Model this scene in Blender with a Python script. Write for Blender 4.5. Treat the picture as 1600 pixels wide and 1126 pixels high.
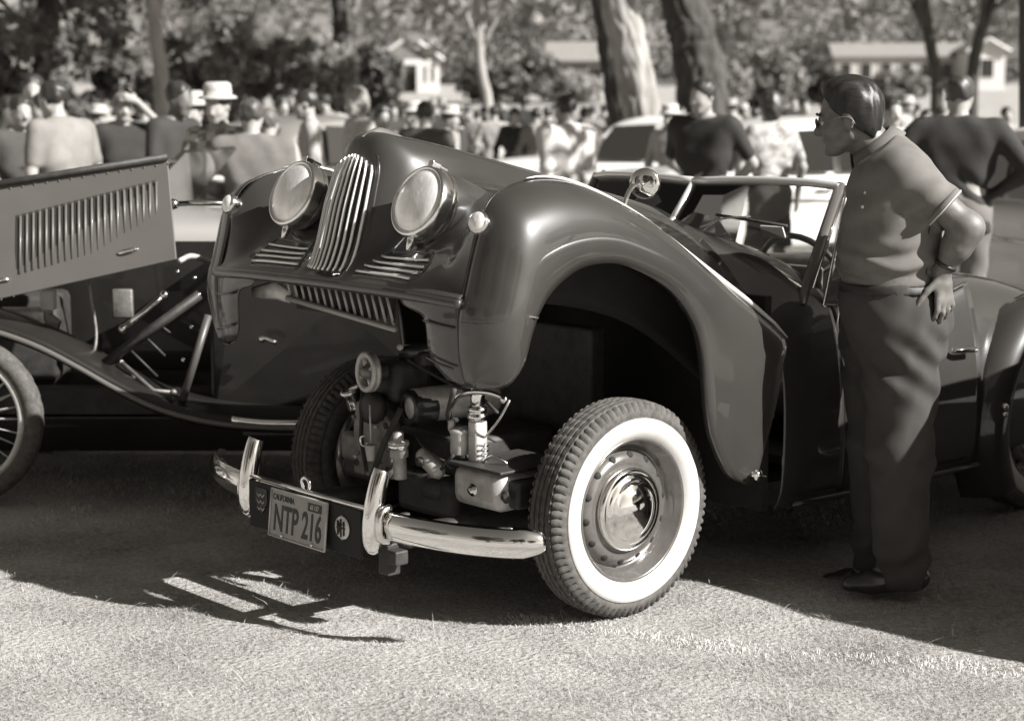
import bpy, math, random
import numpy as np
from mathutils import Vector, Matrix

scene = bpy.context.scene
for _o in list(bpy.data.objects):
    bpy.data.objects.remove(_o)
COL = scene.collection
random.seed(7)
RNG = np.random.default_rng(11)

# ------------------------------------------------------------------ camera
CAM_H = 1.58
FPX = 2800.0                       # focal length in pixels of the 1600 px wide photograph
PITCH = math.atan(398.0 / FPX)
cam_data = bpy.data.cameras.new('camera')
cam_data.sensor_fit = 'HORIZONTAL'
cam_data.sensor_width = 36.0
cam_data.lens = 36.0 * FPX / 1600.0
cam_data.clip_start = 0.05
cam_data.clip_end = 3000.0
cam_data.dof.use_dof = True
cam_data.dof.focus_distance = 5.45
cam_data.dof.aperture_fstop = 2.9
cam_data.dof.aperture_blades = 0
cam = bpy.data.objects.new('camera', cam_data)
COL.objects.link(cam)
cam.location = (0, 0, CAM_H)
cam.rotation_euler = (math.pi / 2 - PITCH, 0, 0)
scene.camera = cam

# ------------------------------------------------------------------ light
SUN_AZ = math.radians(-27.0)       # where the sun stands: measured from +X towards +Y
SUN_EL = math.radians(35.5)
SUN_DIR = Vector((math.cos(SUN_AZ) * math.cos(SUN_EL), math.sin(SUN_AZ) * math.cos(SUN_EL), math.sin(SUN_EL)))
world = bpy.data.worlds.new('World')
scene.world = world
world.use_nodes = True
_nt = world.node_tree
_nt.nodes.clear()
_sky = _nt.nodes.new('ShaderNodeTexSky')
_sky.sky_type = 'NISHITA'
_sky.sun_disc = False
_sky.sun_elevation = SUN_EL
_sky.sun_rotation = math.pi / 2 - SUN_AZ
_bw = _nt.nodes.new('ShaderNodeRGBToBW')           # a black and white print: the sky has no hue, only the print's tone
_tone = _nt.nodes.new('ShaderNodeMix')
_tone.data_type = 'RGBA'
_tone.blend_type = 'MULTIPLY'
_tone.inputs[0].default_value = 1.0
_tone.inputs[7].default_value = (1.0, 0.925, 0.825, 1)
_bg = _nt.nodes.new('ShaderNodeBackground')
_bg.inputs['Strength'].default_value = 0.05
_wo = _nt.nodes.new('ShaderNodeOutputWorld')
_nt.links.new(_sky.outputs[0], _bw.inputs[0])
_nt.links.new(_bw.outputs[0], _tone.inputs[6])
_nt.links.new(_tone.outputs[2], _bg.inputs[0])
_nt.links.new(_bg.outputs[0], _wo.inputs[0])

sun_data = bpy.data.lights.new('sun', 'SUN')
sun_data.energy = 5.0
sun_data.angle = math.radians(0.6)
sun_data.color = (1.0, 0.99, 0.965)
sun = bpy.data.objects.new('sun', sun_data)
COL.objects.link(sun)
sun.location = SUN_DIR * 60
sun.rotation_euler = (-SUN_DIR).to_track_quat('-Z', 'Y').to_euler()

scene.view_settings.view_transform = 'Standard'
scene.view_settings.look = 'None'
scene.view_settings.gamma = 1.0
scene.view_settings.exposure = 1.15
scene.view_settings.use_curve_mapping = False

# ------------------------------------------------------------------ measuring helpers
_cp, _sp = math.cos(PITCH), math.sin(PITCH)
FW = np.array([0, _cp, -_sp]); UP = np.array([0, _sp, _cp]); RT = np.array([1.0, 0, 0]); CAMP = np.array([0, 0, CAM_H])
def _ray(x, y): return FW + RT * (x - 800.0) / FPX + UP * (563.0 - y) / FPX
def at(x, y, Y):
    """point of the place seen at photo position x, y that stands Y metres in front of the camera"""
    r = _ray(x, y); return CAMP + r * (Y / r[1])
def on_ground(x, y, z=0.0):
    r = _ray(x, y); return CAMP + r * ((z - CAM_H) / r[2])

# ------------------------------------------------------------------ materials
def G(x):
    t = min(1.0, max(0.0, x)) ** 0.45
    return (x, x * (0.90 + 0.095 * t), x * (0.79 + 0.19 * t), 1.0)
MATS = {}
def mat(name, val, rough=0.6, metal=0.0, coat=0.0, spec=0.5, var=0.0, vscale=8.0, bump=0.0, bscale=60.0, val2=None, detail=6.0,
        rvar=0.0, stretch=None, alpha=1.0, transmission=0.0, translucent=0.0, coat_rough=0.03):
    if name in MATS: return MATS[name]
    m = bpy.data.materials.new(name); m.use_nodes = True
    nt = m.node_tree; b = nt.nodes['Principled BSDF']
    b.inputs['Base Color'].default_value = G(val)
    b.inputs['Roughness'].default_value = rough
    b.inputs['Metallic'].default_value = metal
    b.inputs['Coat Weight'].default_value = coat
    b.inputs['Coat Roughness'].default_value = coat_rough
    b.inputs['Specular IOR Level'].default_value = spec
    b.inputs['Transmission Weight'].default_value = transmission
    b.inputs['Alpha'].default_value = alpha
    def coords(sc):
        tc = nt.nodes.new('ShaderNodeTexCoord'); mp = nt.nodes.new('ShaderNodeMapping')
        s = stretch or (1, 1, 1)
        mp.inputs['Scale'].default_value = (sc * s[0], sc * s[1], sc * s[2])
        nt.links.new(tc.outputs['Object'], mp.inputs[0])
        n = nt.nodes.new('ShaderNodeTexNoise'); n.inputs['Detail'].default_value = detail; n.inputs['Scale'].default_value = 1.0
        n.inputs['Roughness'].default_value = 0.65
        nt.links.new(mp.outputs[0], n.inputs['Vector'])
        return n
    if var > 0 or val2 is not None:
        n = coords(vscale)
        r = nt.nodes.new('ShaderNodeValToRGB')
        lo, hi = (val * (1 - var), val * (1 + var)) if val2 is None else (val, val2)
        r.color_ramp.elements[0].position = 0.33; r.color_ramp.elements[0].color = G(lo)
        r.color_ramp.elements[1].position = 0.67; r.color_ramp.elements[1].color = G(min(1, hi))
        nt.links.new(n.outputs[0], r.inputs[0]); nt.links.new(r.outputs[0], b.inputs['Base Color'])
        if rvar > 0:
            mr = nt.nodes.new('ShaderNodeMapRange'); mr.inputs[1].default_value = 0.3; mr.inputs[2].default_value = 0.7
            mr.inputs[3].default_value = max(0.02, rough - rvar); mr.inputs[4].default_value = min(1, rough + rvar)
            nt.links.new(n.outputs[0], mr.inputs[0]); nt.links.new(mr.outputs[0], b.inputs['Roughness'])
    if bump > 0:
        n2 = coords(bscale); bp = nt.nodes.new('ShaderNodeBump')
        bp.inputs['Strength'].default_value = min(1.0, bump); bp.inputs['Distance'].default_value = 0.004 * max(1, bump)
        nt.links.new(n2.outputs[0], bp.inputs['Height']); nt.links.new(bp.outputs[0], b.inputs['Normal'])
    if translucent > 0:
        tr = nt.nodes.new('ShaderNodeBsdfTranslucent'); mx = nt.nodes.new('ShaderNodeMixShader')
        mx.inputs[0].default_value = translucent
        out = nt.nodes['Material Output']
        src = b.inputs['Base Color'].links
        if src: nt.links.new(src[0].from_socket, tr.inputs[0])
        else: tr.inputs[0].default_value = G(val)
        nt.links.new(b.outputs[0], mx.inputs[1]); nt.links.new(tr.outputs[0], mx.inputs[2]); nt.links.new(mx.outputs[0], out.inputs[0])
    MATS[name] = m
    return m

# ------------------------------------------------------------------ mesh helpers
def cr(pts, n, closed=False):
    """Catmull-Rom (centripetal-free, uniform) resampling of a list of points"""
    P = np.asarray(pts, float); k = len(P)
    if closed: Q = np.vstack([P[-1], P, P[0], P[1]]); segs = k
    else: Q = np.vstack([2 * P[0] - P[1], P, 2 * P[-1] - P[-2]]); segs = k - 1
    t = np.linspace(0, segs, n, endpoint=not closed)
    i = np.minimum(t.astype(int), segs - 1); f = (t - i)[:, None]
    p0, p1, p2, p3 = Q[i], Q[i + 1], Q[i + 2], Q[i + 3]
    return 0.5 * ((2 * p1) + (p2 - p0) * f + (2 * p0 - 5 * p1 + 4 * p2 - p3) * f ** 2 + (3 * p1 - p0 - 3 * p2 + p3) * f ** 3)
def surf(ctrl, n, m):
    """smooth grid n x m through a control grid"""
    C = np.asarray(ctrl, float)
    A = np.stack([cr(row, m) for row in C])
    return np.stack([cr(A[:, j], n) for j in range(m)], axis=1)
def frame_of(axis):
    a = Vector(axis).normalized()
    h = Vector((0, 0, 1)) if abs(a.z) < 0.9 else Vector((1, 0, 0))
    x = h.cross(a).normalized(); y = a.cross(x)
    return np.array(x), np.array(y), np.array(a)

class MB:
    def __init__(s): s.v = []; s.f = []; s.m = []; s.cur = 0
    def add(s, V, Fc):
        o = len(s.v); s.v.extend([tuple(map(float, p)) for p in V])
        for q in Fc: s.f.append(tuple(o + i for i in q)); s.m.append(s.cur)
        return s
    def grid(s, P, close_u=False, close_v=False, flip=False):
        P = np.asarray(P, float); n, m = P.shape[:2]
        Fc = []
        for i in range(n if close_u else n - 1):
            for j in range(m if close_v else m - 1):
                a, b = i * m + j, i * m + (j + 1) % m; c, d = ((i + 1) % n) * m + (j + 1) % m, ((i + 1) % n) * m + j
                Fc.append((a, d, c, b) if flip else (a, b, c, d))
        return s.add(P.reshape(-1, 3), Fc)
    def tube(s, path, r, seg=8, caps=True, squash=None, upv=None):
        P = np.asarray(path, float); n = len(P); R = np.broadcast_to(np.asarray(r, float), (n,))
        T = np.gradient(P, axis=0); T /= np.linalg.norm(T, axis=1)[:, None] + 1e-12
        ref = np.array(upv if upv is not None else ((0, 0, 1.0) if abs(T[0][2]) < 0.9 else (1.0, 0, 0)))
        rings = []
        x = np.cross(ref, T[0]); x /= np.linalg.norm(x) + 1e-12
        for i in range(n):
            x = x - T[i] * (x @ T[i]); x /= np.linalg.norm(x) + 1e-12
            y = np.cross(T[i], x)
            a = np.linspace(0, 2 * math.pi, seg, endpoint=False)
            kx, ky = squash or (1, 1)
            rings.append(P[i] + R[i] * (np.cos(a)[:, None] * x * kx + np.sin(a)[:, None] * y * ky))
        o = len(s.v)
        s.grid(np.array(rings), close_v=True)
        if caps:
            s.f.append(tuple(o + i for i in range(seg))[::-1]); s.m.append(s.cur)
            s.f.append(tuple(o + (n - 1) * seg + i for i in range(seg))); s.m.append(s.cur)
        return s
    def cyl(s, a, b, r, seg=16, r2=None):
        return s.tube([a, b], [r, r if r2 is None else r2], seg)
    def lathe(s, prof, c, axis, seg=32, close=False):
        """prof: (radius, height along the axis) pairs"""
        x, y, z = frame_of(axis); c = np.asarray(c, float)
        a = np.linspace(0, 2 * math.pi, seg, endpoint=False)
        rings = [c + z * h + max(r, 1e-4) * (np.cos(a)[:, None] * x + np.sin(a)[:, None] * y) for r, h in prof]
        return s.grid(np.array(rings), close_v=True, close_u=close)
    def ball(s, c, r, seg=16, rings=10, scale=(1, 1, 1)):
        c = np.asarray(c, float); th = np.linspace(0, math.pi, rings); a = np.linspace(0, 2 * math.pi, seg, endpoint=False)
        P = np.array([[c + r * np.array(scale) * np.array([math.sin(t) * math.cos(q), math.sin(t) * math.sin(q), math.cos(t)]) for q in a] for t in th])
        return s.grid(P, close_v=True)
    def box(s, c, size, ax=None):
        """ax: 3x3 rows = local axes"""
        c = np.asarray(c, float); h = np.asarray(size, float) / 2; A = np.eye(3) if ax is None else np.asarray(ax, float)
        V = [c + A.T @ (np.array([i, j, k]) * h) for i in (-1, 1) for j in (-1, 1) for k in (-1, 1)]
        return s.add(V, [(0, 1, 3, 2), (4, 6, 7, 5), (0, 4, 5, 1), (2, 3, 7, 6), (0, 2, 6, 4), (1, 5, 7, 3)])
    def prism(s, poly, off):
        """closed polygon (3d points) pushed along off"""
        P = np.asarray(poly, float); n = len(P); Q = P + np.asarray(off, float)
        return s.add(np.vstack([P, Q]), [tuple(range(n))[::-1], tuple(range(n, 2 * n))] + [(i, (i + 1) % n, n + (i + 1) % n, n + i) for i in range(n)])
    def mirror(s):
        t = MB(); t.v = [(x, -y, z) for x, y, z in s.v]; t.f = [q[::-1] for q in s.f]; t.m = list(s.m); return t
    def build(s, name, mats, parent=None, smooth=True, solid=0.0, bevel=0.0, sub=0, angle=None):
        me = bpy.data.meshes.new(name)
        me.from_pydata(s.v, [], s.f)
        for m in (mats if isinstance(mats, (list, tuple)) else [mats]): me.materials.append(m)
        if any(s.m): me.polygons.foreach_set('material_index', s.m)
        if smooth: me.polygons.foreach_set('use_smooth', [True] * len(me.polygons))
        me.update()
        o = bpy.data.objects.new(name, me); COL.objects.link(o)
        if parent is not None: o.parent = parent
        if solid: md = o.modifiers.new('solid', 'SOLIDIFY'); md.thickness = solid; md.offset = -1
        if bevel: md = o.modifiers.new('bevel', 'BEVEL'); md.width = bevel; md.segments = 2; md.limit_method = 'ANGLE'; md.harden_normals = False
        if sub: md = o.modifiers.new('sub', 'SUBSURF'); md.levels = sub; md.render_levels = sub
        if smooth and angle:
            try: me.set_sharp_from_angle(angle=math.radians(angle))
            except Exception: pass
        return o

def thing(name, label, cat, loc=(0, 0, 0), rotz=0.0, group=None):
    o = bpy.data.objects.new(name, None); COL.objects.link(o); o.empty_display_size = 0.2
    o.location = loc; o.rotation_euler = (0, 0, rotz); o['label'] = label; o['category'] = cat
    if group: o['group'] = group
    return o
def tag(o, label, cat, group=None):
    o['label'] = label; o['category'] = cat
    if group: o['group'] = group
    return o
def struct(o): o['kind'] = 'structure'; return o
def copy_tree(root, loc, rotz, label=None, group=None):
    r = root.copy(); COL.objects.link(r); r.location = loc; r.rotation_euler = (0, 0, rotz)
    if label: r['label'] = label
    if group: r['group'] = group
    for ch in list(root.children):
        c = ch.copy(); COL.objects.link(c); c.parent = r
        for g in list(ch.children):
            d = g.copy(); COL.objects.link(d); d.parent = c
    return r
def fast_mesh(name, V, Fq, material, parent=None, smooth=False):
    """numpy verts (n,3), faces (m,k) of equal size"""
    V = np.ascontiguousarray(V, np.float32); Fq = np.ascontiguousarray(Fq, np.int32); n, k = Fq.shape
    me = bpy.data.meshes.new(name)
    me.vertices.add(len(V)); me.vertices.foreach_set('co', V.ravel())
    me.loops.add(n * k); me.loops.foreach_set('vertex_index', Fq.ravel())
    me.polygons.add(n); me.polygons.foreach_set('loop_start', np.arange(0, n * k, k, dtype=np.int32))
    me.polygons.foreach_set('loop_total', np.full(n, k, np.int32))
    if smooth: me.polygons.foreach_set('use_smooth', np.ones(n, bool))
    for m in (material if isinstance(material, (list, tuple)) else [material]): me.materials.append(m)
    me.update(calc_edges=True); me.validate()
    o = bpy.data.objects.new(name, me); COL.objects.link(o)
    if parent is not None: o.parent = parent
    return o

# shared materials
M_PAINT = mat('car_paint', 0.034, rough=0.38, spec=0.38, coat=1.0, coat_rough=0.015, var=0.14, vscale=3.0, bump=0.035, bscale=7.0, detail=2.0)
M_PAINT_IN = mat('paint_inside', 0.015, rough=0.7, var=0.3, vscale=9)
M_CHROME = mat('chrome', 0.82, rough=0.07, metal=1.0)
M_CHROME_W = mat('chrome_worn', 0.74, rough=0.13, metal=1.0, var=0.12, vscale=25, rvar=0.07)
M_BLACK = mat('black_enamel', 0.022, rough=0.35, coat=0.4, var=0.3, vscale=12)
M_DARK = mat('dark_metal', 0.030, rough=0.6, var=0.4, vscale=18, bump=0.3, bscale=80)
M_RUBBER = mat('rubber', 0.035, rough=0.72, var=0.35, vscale=30, bump=0.2, bscale=160)
M_TREAD = mat('tread_rubber', 0.075, rough=0.85, var=0.4, vscale=40, bump=0.3, bscale=160)
M_WHITE = mat('whitewall', 0.46, rough=0.6, var=0.10, vscale=9)
M_ALU = mat('cast_aluminium', 0.48, rough=0.45, metal=0.35, var=0.22, vscale=22, bump=0.35, bscale=130)
M_ALU_D = mat('dull_aluminium', 0.20, rough=0.55, metal=0.6, var=0.3, vscale=26, bump=0.4, bscale=120)
M_GLASS_LENS = mat('lamp_glass', 0.80, rough=0.24, metal=0.35, coat=1.0, var=0.22, vscale=14, bump=0.45, bscale=95, stretch=(1, 1, .06))
def glass_mat():
    m = bpy.data.materials.new('window_glass'); m.use_nodes = True; nt = m.node_tree; nt.nodes.clear()
    o = nt.nodes.new('ShaderNodeOutputMaterial'); t = nt.nodes.new('ShaderNodeBsdfTransparent'); g = nt.nodes.new('ShaderNodeBsdfGlossy')
    f = nt.nodes.new('ShaderNodeFresnel'); f.inputs[0].default_value = 1.45; mx = nt.nodes.new('ShaderNodeMixShader')
    g.inputs['Roughness'].default_value = 0.01; t.inputs[0].default_value = (0.93, 0.93, 0.92, 1)
    nt.links.new(f.outputs[0], mx.inputs[0]); nt.links.new(t.outputs[0], mx.inputs[1]); nt.links.new(g.outputs[0], mx.inputs[2]); nt.links.new(mx.outputs[0], o.inputs[0])
    return m
M_GLASS = glass_mat()
# ------------------------------------------------------------------ ground
def rise(X, Y):
    """the lawn is level where the cars stand and climbs gently behind the crowd"""
    d = np.maximum(0.0, np.asarray(Y, float) - 42.0)
    return 0.030 * d * d / (d + 25.0)
def ground_material():
    m = bpy.data.materials.new('dry_lawn'); m.use_nodes = True; nt = m.node_tree; b = nt.nodes['Principled BSDF']
    b.inputs['Roughness'].default_value = 0.95; b.inputs['Specular IOR Level'].default_value = 0.1
    tc = nt.nodes.new('ShaderNodeTexCoord')
    n1 = nt.nodes.new('ShaderNodeTexNoise'); n1.inputs['Scale'].default_value = 1.3; n1.inputs['Detail'].default_value = 8
    n2 = nt.nodes.new('ShaderNodeTexNoise'); n2.inputs['Scale'].default_value = 55; n2.inputs['Detail'].default_value = 6
    nt.links.new(tc.outputs['Object'], n1.inputs[0]); nt.links.new(tc.outputs['Object'], n2.inputs[0])
    mx = nt.nodes.new('ShaderNodeMath'); mx.operation = 'ADD'
    nt.links.new(n1.outputs[0], mx.inputs[0]); nt.links.new(n2.outputs[0], mx.inputs[1])
    r = nt.nodes.new('ShaderNodeValToRGB'); r.color_ramp.elements[0].position = .72; r.color_ramp.elements[1].position = 1.25
    mul = nt.nodes.new('ShaderNodeMath'); mul.operation = 'MULTIPLY'; mul.inputs[1].default_value = .8
    nt.links.new(mx.outputs[0], mul.inputs[0])
    r.color_ramp.elements[0].position = .58; r.color_ramp.elements[0].color = G(.22); r.color_ramp.elements[1].position = 1.0; r.color_ramp.elements[1].color = G(.42)
    nt.links.new(mul.outputs[0], r.inputs[0]); nt.links.new(r.outputs[0], b.inputs['Base Color'])
    bp = nt.nodes.new('ShaderNodeBump'); bp.inputs['Strength'].default_value = .8; bp.inputs['Distance'].default_value = .02
    nt.links.new(n2.outputs[0], bp.inputs['Height']); nt.links.new(bp.outputs[0], b.inputs['Normal'])
    return m
M_LAWN = ground_material()
_gy = np.concatenate([np.linspace(-160, -4, 14), np.linspace(-2, 12, 57), np.linspace(13, 60, 48), np.linspace(64, 420, 46)])
_gx = np.concatenate([np.linspace(-400, -12, 30), np.linspace(-10, 10, 61), np.linspace(12, 400, 30)])
XX, YY = np.meshgrid(_gx, _gy, indexing='ij')
ZZ = rise(XX, YY) + 0.010 * np.sin(XX * 1.7 + YY) * np.sin(YY * 1.3) * (np.hypot(XX, YY) < 30)
struct(MB().grid(np.stack([XX, YY, ZZ], -1)).build('lawn', M_LAWN))
def gz(x, y): return 0.010 * np.sin(x * 1.7 + y) * np.sin(y * 1.3)

# grass blades, thick near the camera and thinner further away
def blades(n, x0, x1, y0, y1, hmin, hmax, wid, lean):
    x = RNG.uniform(x0, x1, n); y = RNG.uniform(y0, y1, n); keep = np.abs(x) < .31 * y + .35
    x, y = x[keep], y[keep]; n = len(x); z = gz(x, y)
    clump = .75 + .40 * (np.sin(x * 9.1 + 2 * np.sin(y * 5.3)) * np.sin(y * 8.3 + 1.7 * np.sin(x * 6.1)))
    a = RNG.uniform(0, 2 * math.pi, n); h = RNG.uniform(hmin, hmax, n) * np.clip(clump, .45, 1.2); l = RNG.uniform(.15, lean, n) * h * 1.6
    da = a + RNG.normal(0, .5, n)
    w = wid * RNG.uniform(.7, 1.3, n)
    base = np.stack([x, y, z - .003], -1); sx = np.stack([np.cos(a + 1.57) * w, np.sin(a + 1.57) * w, np.zeros(n)], -1)
    mid = base + np.stack([np.cos(da) * l * .45, np.sin(da) * l * .45, h * .62], -1)
    tip = base + np.stack([np.cos(da) * l, np.sin(da) * l, h], -1)
    V = np.stack([base - sx, base + sx, mid + sx * .7, mid - sx * .7, tip, tip + sx * .1], 1).reshape(-1, 3)
    i = np.arange(n)[:, None] * 6
    Fq = np.concatenate([i + np.array([[0, 1, 2, 3]]), i + np.array([[3, 2, 5, 4]])])
    return V, Fq
def grass_material():
    m = bpy.data.materials.new('grass_blades'); m.use_nodes = True; nt = m.node_tree; b = nt.nodes['Principled BSDF']
    b.inputs['Roughness'].default_value = .7; b.inputs['Specular IOR Level'].default_value = .25
    tc = nt.nodes.new('ShaderNodeTexCoord')
    n1 = nt.nodes.new('ShaderNodeTexNoise'); n1.inputs['Scale'].default_value = 2.6; n1.inputs['Detail'].default_value = 7; n1.inputs['Roughness'].default_value = .7
    n2 = nt.nodes.new('ShaderNodeTexWhiteNoise'); sn = nt.nodes.new('ShaderNodeVectorMath'); sn.operation = 'SNAP'; sn.inputs[1].default_value = (.014, .014, 9)
    nt.links.new(tc.outputs['Object'], n1.inputs[0]); nt.links.new(tc.outputs['Object'], sn.inputs[0]); nt.links.new(sn.outputs[0], n2.inputs[0])
    ad = nt.nodes.new('ShaderNodeMath'); ad.operation = 'ADD'; bo = nt.nodes.new('ShaderNodeMapRange'); bo.inputs[1].default_value = .3; bo.inputs[2].default_value = .7; bo.inputs[3].default_value = .1; bo.inputs[4].default_value = .9
    nt.links.new(n1.outputs[0], bo.inputs[0]); nt.links.new(bo.outputs[0], ad.inputs[0]); nt.links.new(n2.outputs[0], ad.inputs[1])
    r = nt.nodes.new('ShaderNodeValToRGB'); e = r.color_ramp.elements
    e[0].position = .2; e[0].color = G(.25); e[1].position = .95; e[1].color = G(.57)
    hf = nt.nodes.new('ShaderNodeMath'); hf.operation = 'MULTIPLY'; hf.inputs[1].default_value = .6
    nt.links.new(ad.outputs[0], hf.inputs[0]); nt.links.new(hf.outputs[0], r.inputs[0]); nt.links.new(r.outputs[0], b.inputs['Base Color'])
    tr = nt.nodes.new('ShaderNodeBsdfTranslucent'); mx = nt.nodes.new('ShaderNodeMixShader'); mx.inputs[0].default_value = .2
    nt.links.new(r.outputs[0], tr.inputs[0]); nt.links.new(b.outputs[0], mx.inputs[1]); nt.links.new(tr.outputs[0], mx.inputs[2])
    nt.links.new(mx.outputs[0], nt.nodes['Material Output'].inputs[0])
    return m
M_GRASS = grass_material()
_parts = [blades(380000, -2.2, 2.2, 4.35, 6.6, .004, .015, .0008, 2.2), blades(60000, -3.2, 3.2, 6.6, 9.5, .012, .03, .0016, 1.4), blades(30000, -6, 6, 9.5, 18, .015, .04, .003, 1.3),
          blades(500, -2.0, 2.0, 4.35, 6.4, .03, .06, .0012, 2.6)]
def straws(n):
    x = RNG.uniform(-1.8, 1.8, n); y = RNG.uniform(4.4, 6.6, n); a = RNG.uniform(0, 6.28, n); L = RNG.uniform(.02, .07, n); w = .0009
    d = np.stack([np.cos(a), np.sin(a), RNG.normal(0, .06, n)], -1); sx = np.stack([-np.sin(a) * w, np.cos(a) * w, 0 * a], -1)
    c = np.stack([x, y, gz(x, y) + .012], -1); m_ = c + np.stack([0 * x, 0 * x, .004 + 0 * x], -1); p0 = c - d * L[:, None] * .5; p1 = c + d * L[:, None] * .5
    V = np.stack([p0 - sx, p0 + sx, m_ + sx, m_ - sx, p1, p1 + sx * .3], 1).reshape(-1, 3); i = np.arange(n)[:, None] * 6
    return V, np.concatenate([i + np.array([[0, 1, 2, 3]]), i + np.array([[3, 2, 5, 4]])])
_parts.append(straws(900))
_V = []; _F = []; _o = 0
for v_, f_ in _parts: _V.append(v_); _F.append(f_ + _o); _o += len(v_)
gr = fast_mesh('grass', np.concatenate(_V), np.concatenate(_F), M_GRASS)
gr['kind'] = 'stuff'; gr['label'] = 'short dry mown grass of the show field'
# a chalk line on the grass in front of the wheel: pale dusted blades
def chalk():
    P = np.array([on_ground(x, y)[:2] for x, y in ((800,966),(890,973),(980,990),(1060,1002),(1180,1016),(1330,1028),(1480,1040),(1600,1052),(1700,1062))])
    c = cr(P, 400); n = 3500
    i = RNG.integers(0, 399, n); p = c[i] + RNG.normal(0, .030, (n, 2)); p = p[RNG.random(n) < .35 + .5 * (np.sin(i * .05) > -.2)]
    n = len(p); a = RNG.uniform(0, 6.28, n); h = RNG.uniform(.005, .013, n); w = .0012
    base = np.stack([p[:, 0], p[:, 1], gz(p[:, 0], p[:, 1])], -1); sx = np.stack([np.cos(a) * w, np.sin(a) * w, 0 * a], -1)
    tip = base + np.stack([np.sin(a) * h * .9, np.cos(a) * h * .9, h], -1)
    V = np.stack([base - sx, base + sx, tip + sx * .5, tip - sx * .5], 1).reshape(-1, 3)
    o = fast_mesh('chalk_line', V, np.arange(n)[:, None] * 4 + np.array([[0, 1, 2, 3]]), mat('chalked_grass', .58, rough=.9))
    o['kind'] = 'stuff'; o['label'] = 'faint chalk line on the grass in front of the roadster'
chalk()
# ------------------------------------------------------------------ the roadster with its front end lifted
TH = math.radians(48.5)
FWD = np.array([-math.sin(TH), -math.cos(TH), 0.0])
CAR_O = (-0.0796, 5.9480, 0.0)
car = thing('roadster', 'dark open roadster, whole front end lifted off its engine, whitewall tyres', 'car', CAR_O, math.atan2(FWD[1], FWD[0]))

M_BRIGHT = mat('bright_bar', .82, rough=.28, metal=.55)
M_ORN_GLINT = mat('ornament_and_fold_glint', 0.10, rough=0.35, coat=1.0)  # hood ornament, and the painted glint on the wing fold
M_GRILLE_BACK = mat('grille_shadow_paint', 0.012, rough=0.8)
M_RIM = mat('wheel_paint', 0.17, rough=0.25, metal=0.55, coat=0.8, var=0.15, vscale=20)
M_LEATHER = mat('seat_leather', 0.10, rough=0.5, var=0.2, vscale=20, bump=0.3, bscale=60)

bonnet = bpy.data.objects.new('bonnet', None); COL.objects.link(bonnet); bonnet.parent = car
# the centre of the lifted front: columns from the centre line outwards, each rear -> nose -> lip (u, v, w)
hood_cols = [
 (0.00, [(-.66,1.240),(-.257,1.337),(.075,1.416),(.25,1.456),(.402,1.484),(.505,1.484),(.556,1.33),(.604,1.16),(.645,1.085),(.692,1.052)]),
 (0.06, [(-.66,1.237),(-.257,1.334),(.075,1.412),(.25,1.452),(.402,1.479),(.502,1.477),(.554,1.328),(.602,1.16),(.645,1.084),(.692,1.052)]),
 (0.105,[(-.66,1.231),(-.257,1.326),(.075,1.403),(.25,1.441),(.402,1.464),(.487,1.452),(.552,1.315),(.604,1.16),(.652,1.083),(.691,1.052)]),
 (0.145,[(-.66,1.222),(-.257,1.312),(.075,1.385),(.25,1.419),(.39,1.432),(.462,1.405),(.520,1.29),(.578,1.155),(.646,1.083),(.690,1.051)]),
 (0.175,[(-.66,1.212),(-.257,1.297),(.075,1.362),(.25,1.388),(.375,1.388),(.44,1.345),(.492,1.25),(.562,1.145),(.643,1.084),(.689,1.051)]),
 (0.21, [(-.66,1.198),(-.257,1.276),(.075,1.335),(.25,1.354),(.365,1.345),(.43,1.298),(.486,1.220),(.566,1.132),(.643,1.083),(.688,1.050)]),
 (0.26, [(-.66,1.176),(-.257,1.248),(.075,1.306),(.25,1.332),(.362,1.325),(.43,1.280),(.495,1.205),(.575,1.125),(.644,1.082),(.687,1.050)]),
 (0.33, [(-.66,1.140),(-.257,1.212),(.075,1.283),(.25,1.322),(.362,1.322),(.43,1.282),(.500,1.205),(.580,1.122),(.645,1.081),(.685,1.049)]),
 (0.42, [(-.66,1.080),(-.257,1.165),(.075,1.250),(.25,1.297),(.365,1.303),(.442,1.272),(.512,1.200),(.586,1.120),(.644,1.078),(.681,1.047)]),
 (0.50, [(-.66,1.008),(-.257,1.118),(.075,1.230),(.25,1.288),(.375,1.296),(.462,1.262),(.535,1.195),(.592,1.118),(.641,1.072),(.676,1.044)]),
 (0.565,[(-.66,.935),(-.27,1.080),(.065,1.253),(.245,1.326),(.385,1.334),(.490,1.290),(.562,1.215),(.602,1.130),(.636,1.066),(.669,1.040)]),
]
ctrl = [[(u, v, w) for u, w in prof] for v, prof in hood_cols]
ctrl.append([(-.632,.748,.822),(-.255,.68,1.097),(.05,.616,1.288),(.239,.602,1.355),(.389,.612,1.359),(.500,.625,1.328),(.578,.638,1.245),(.603,.632,1.152),(.628,.632,1.062),(.657,.640,1.036)])
half = surf(ctrl, 56, 64)
full = np.concatenate([half[:0:-1] * np.array([1, -1, 1]), half])
MB().grid(full, flip=True).build('hood_panel', M_PAINT, bonnet, solid=0.004)
# rolled front lip
lip = [tuple(p) for p in half[:, -1]]
lipf = np.array([(x, -y, z) for x, y, z in lip[:0:-1]] + lip)
MB().tube(lipf + np.array([-.004, 0, -.012]), 0.0155, 10).build('front_lip', M_PAINT, bonnet)

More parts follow.
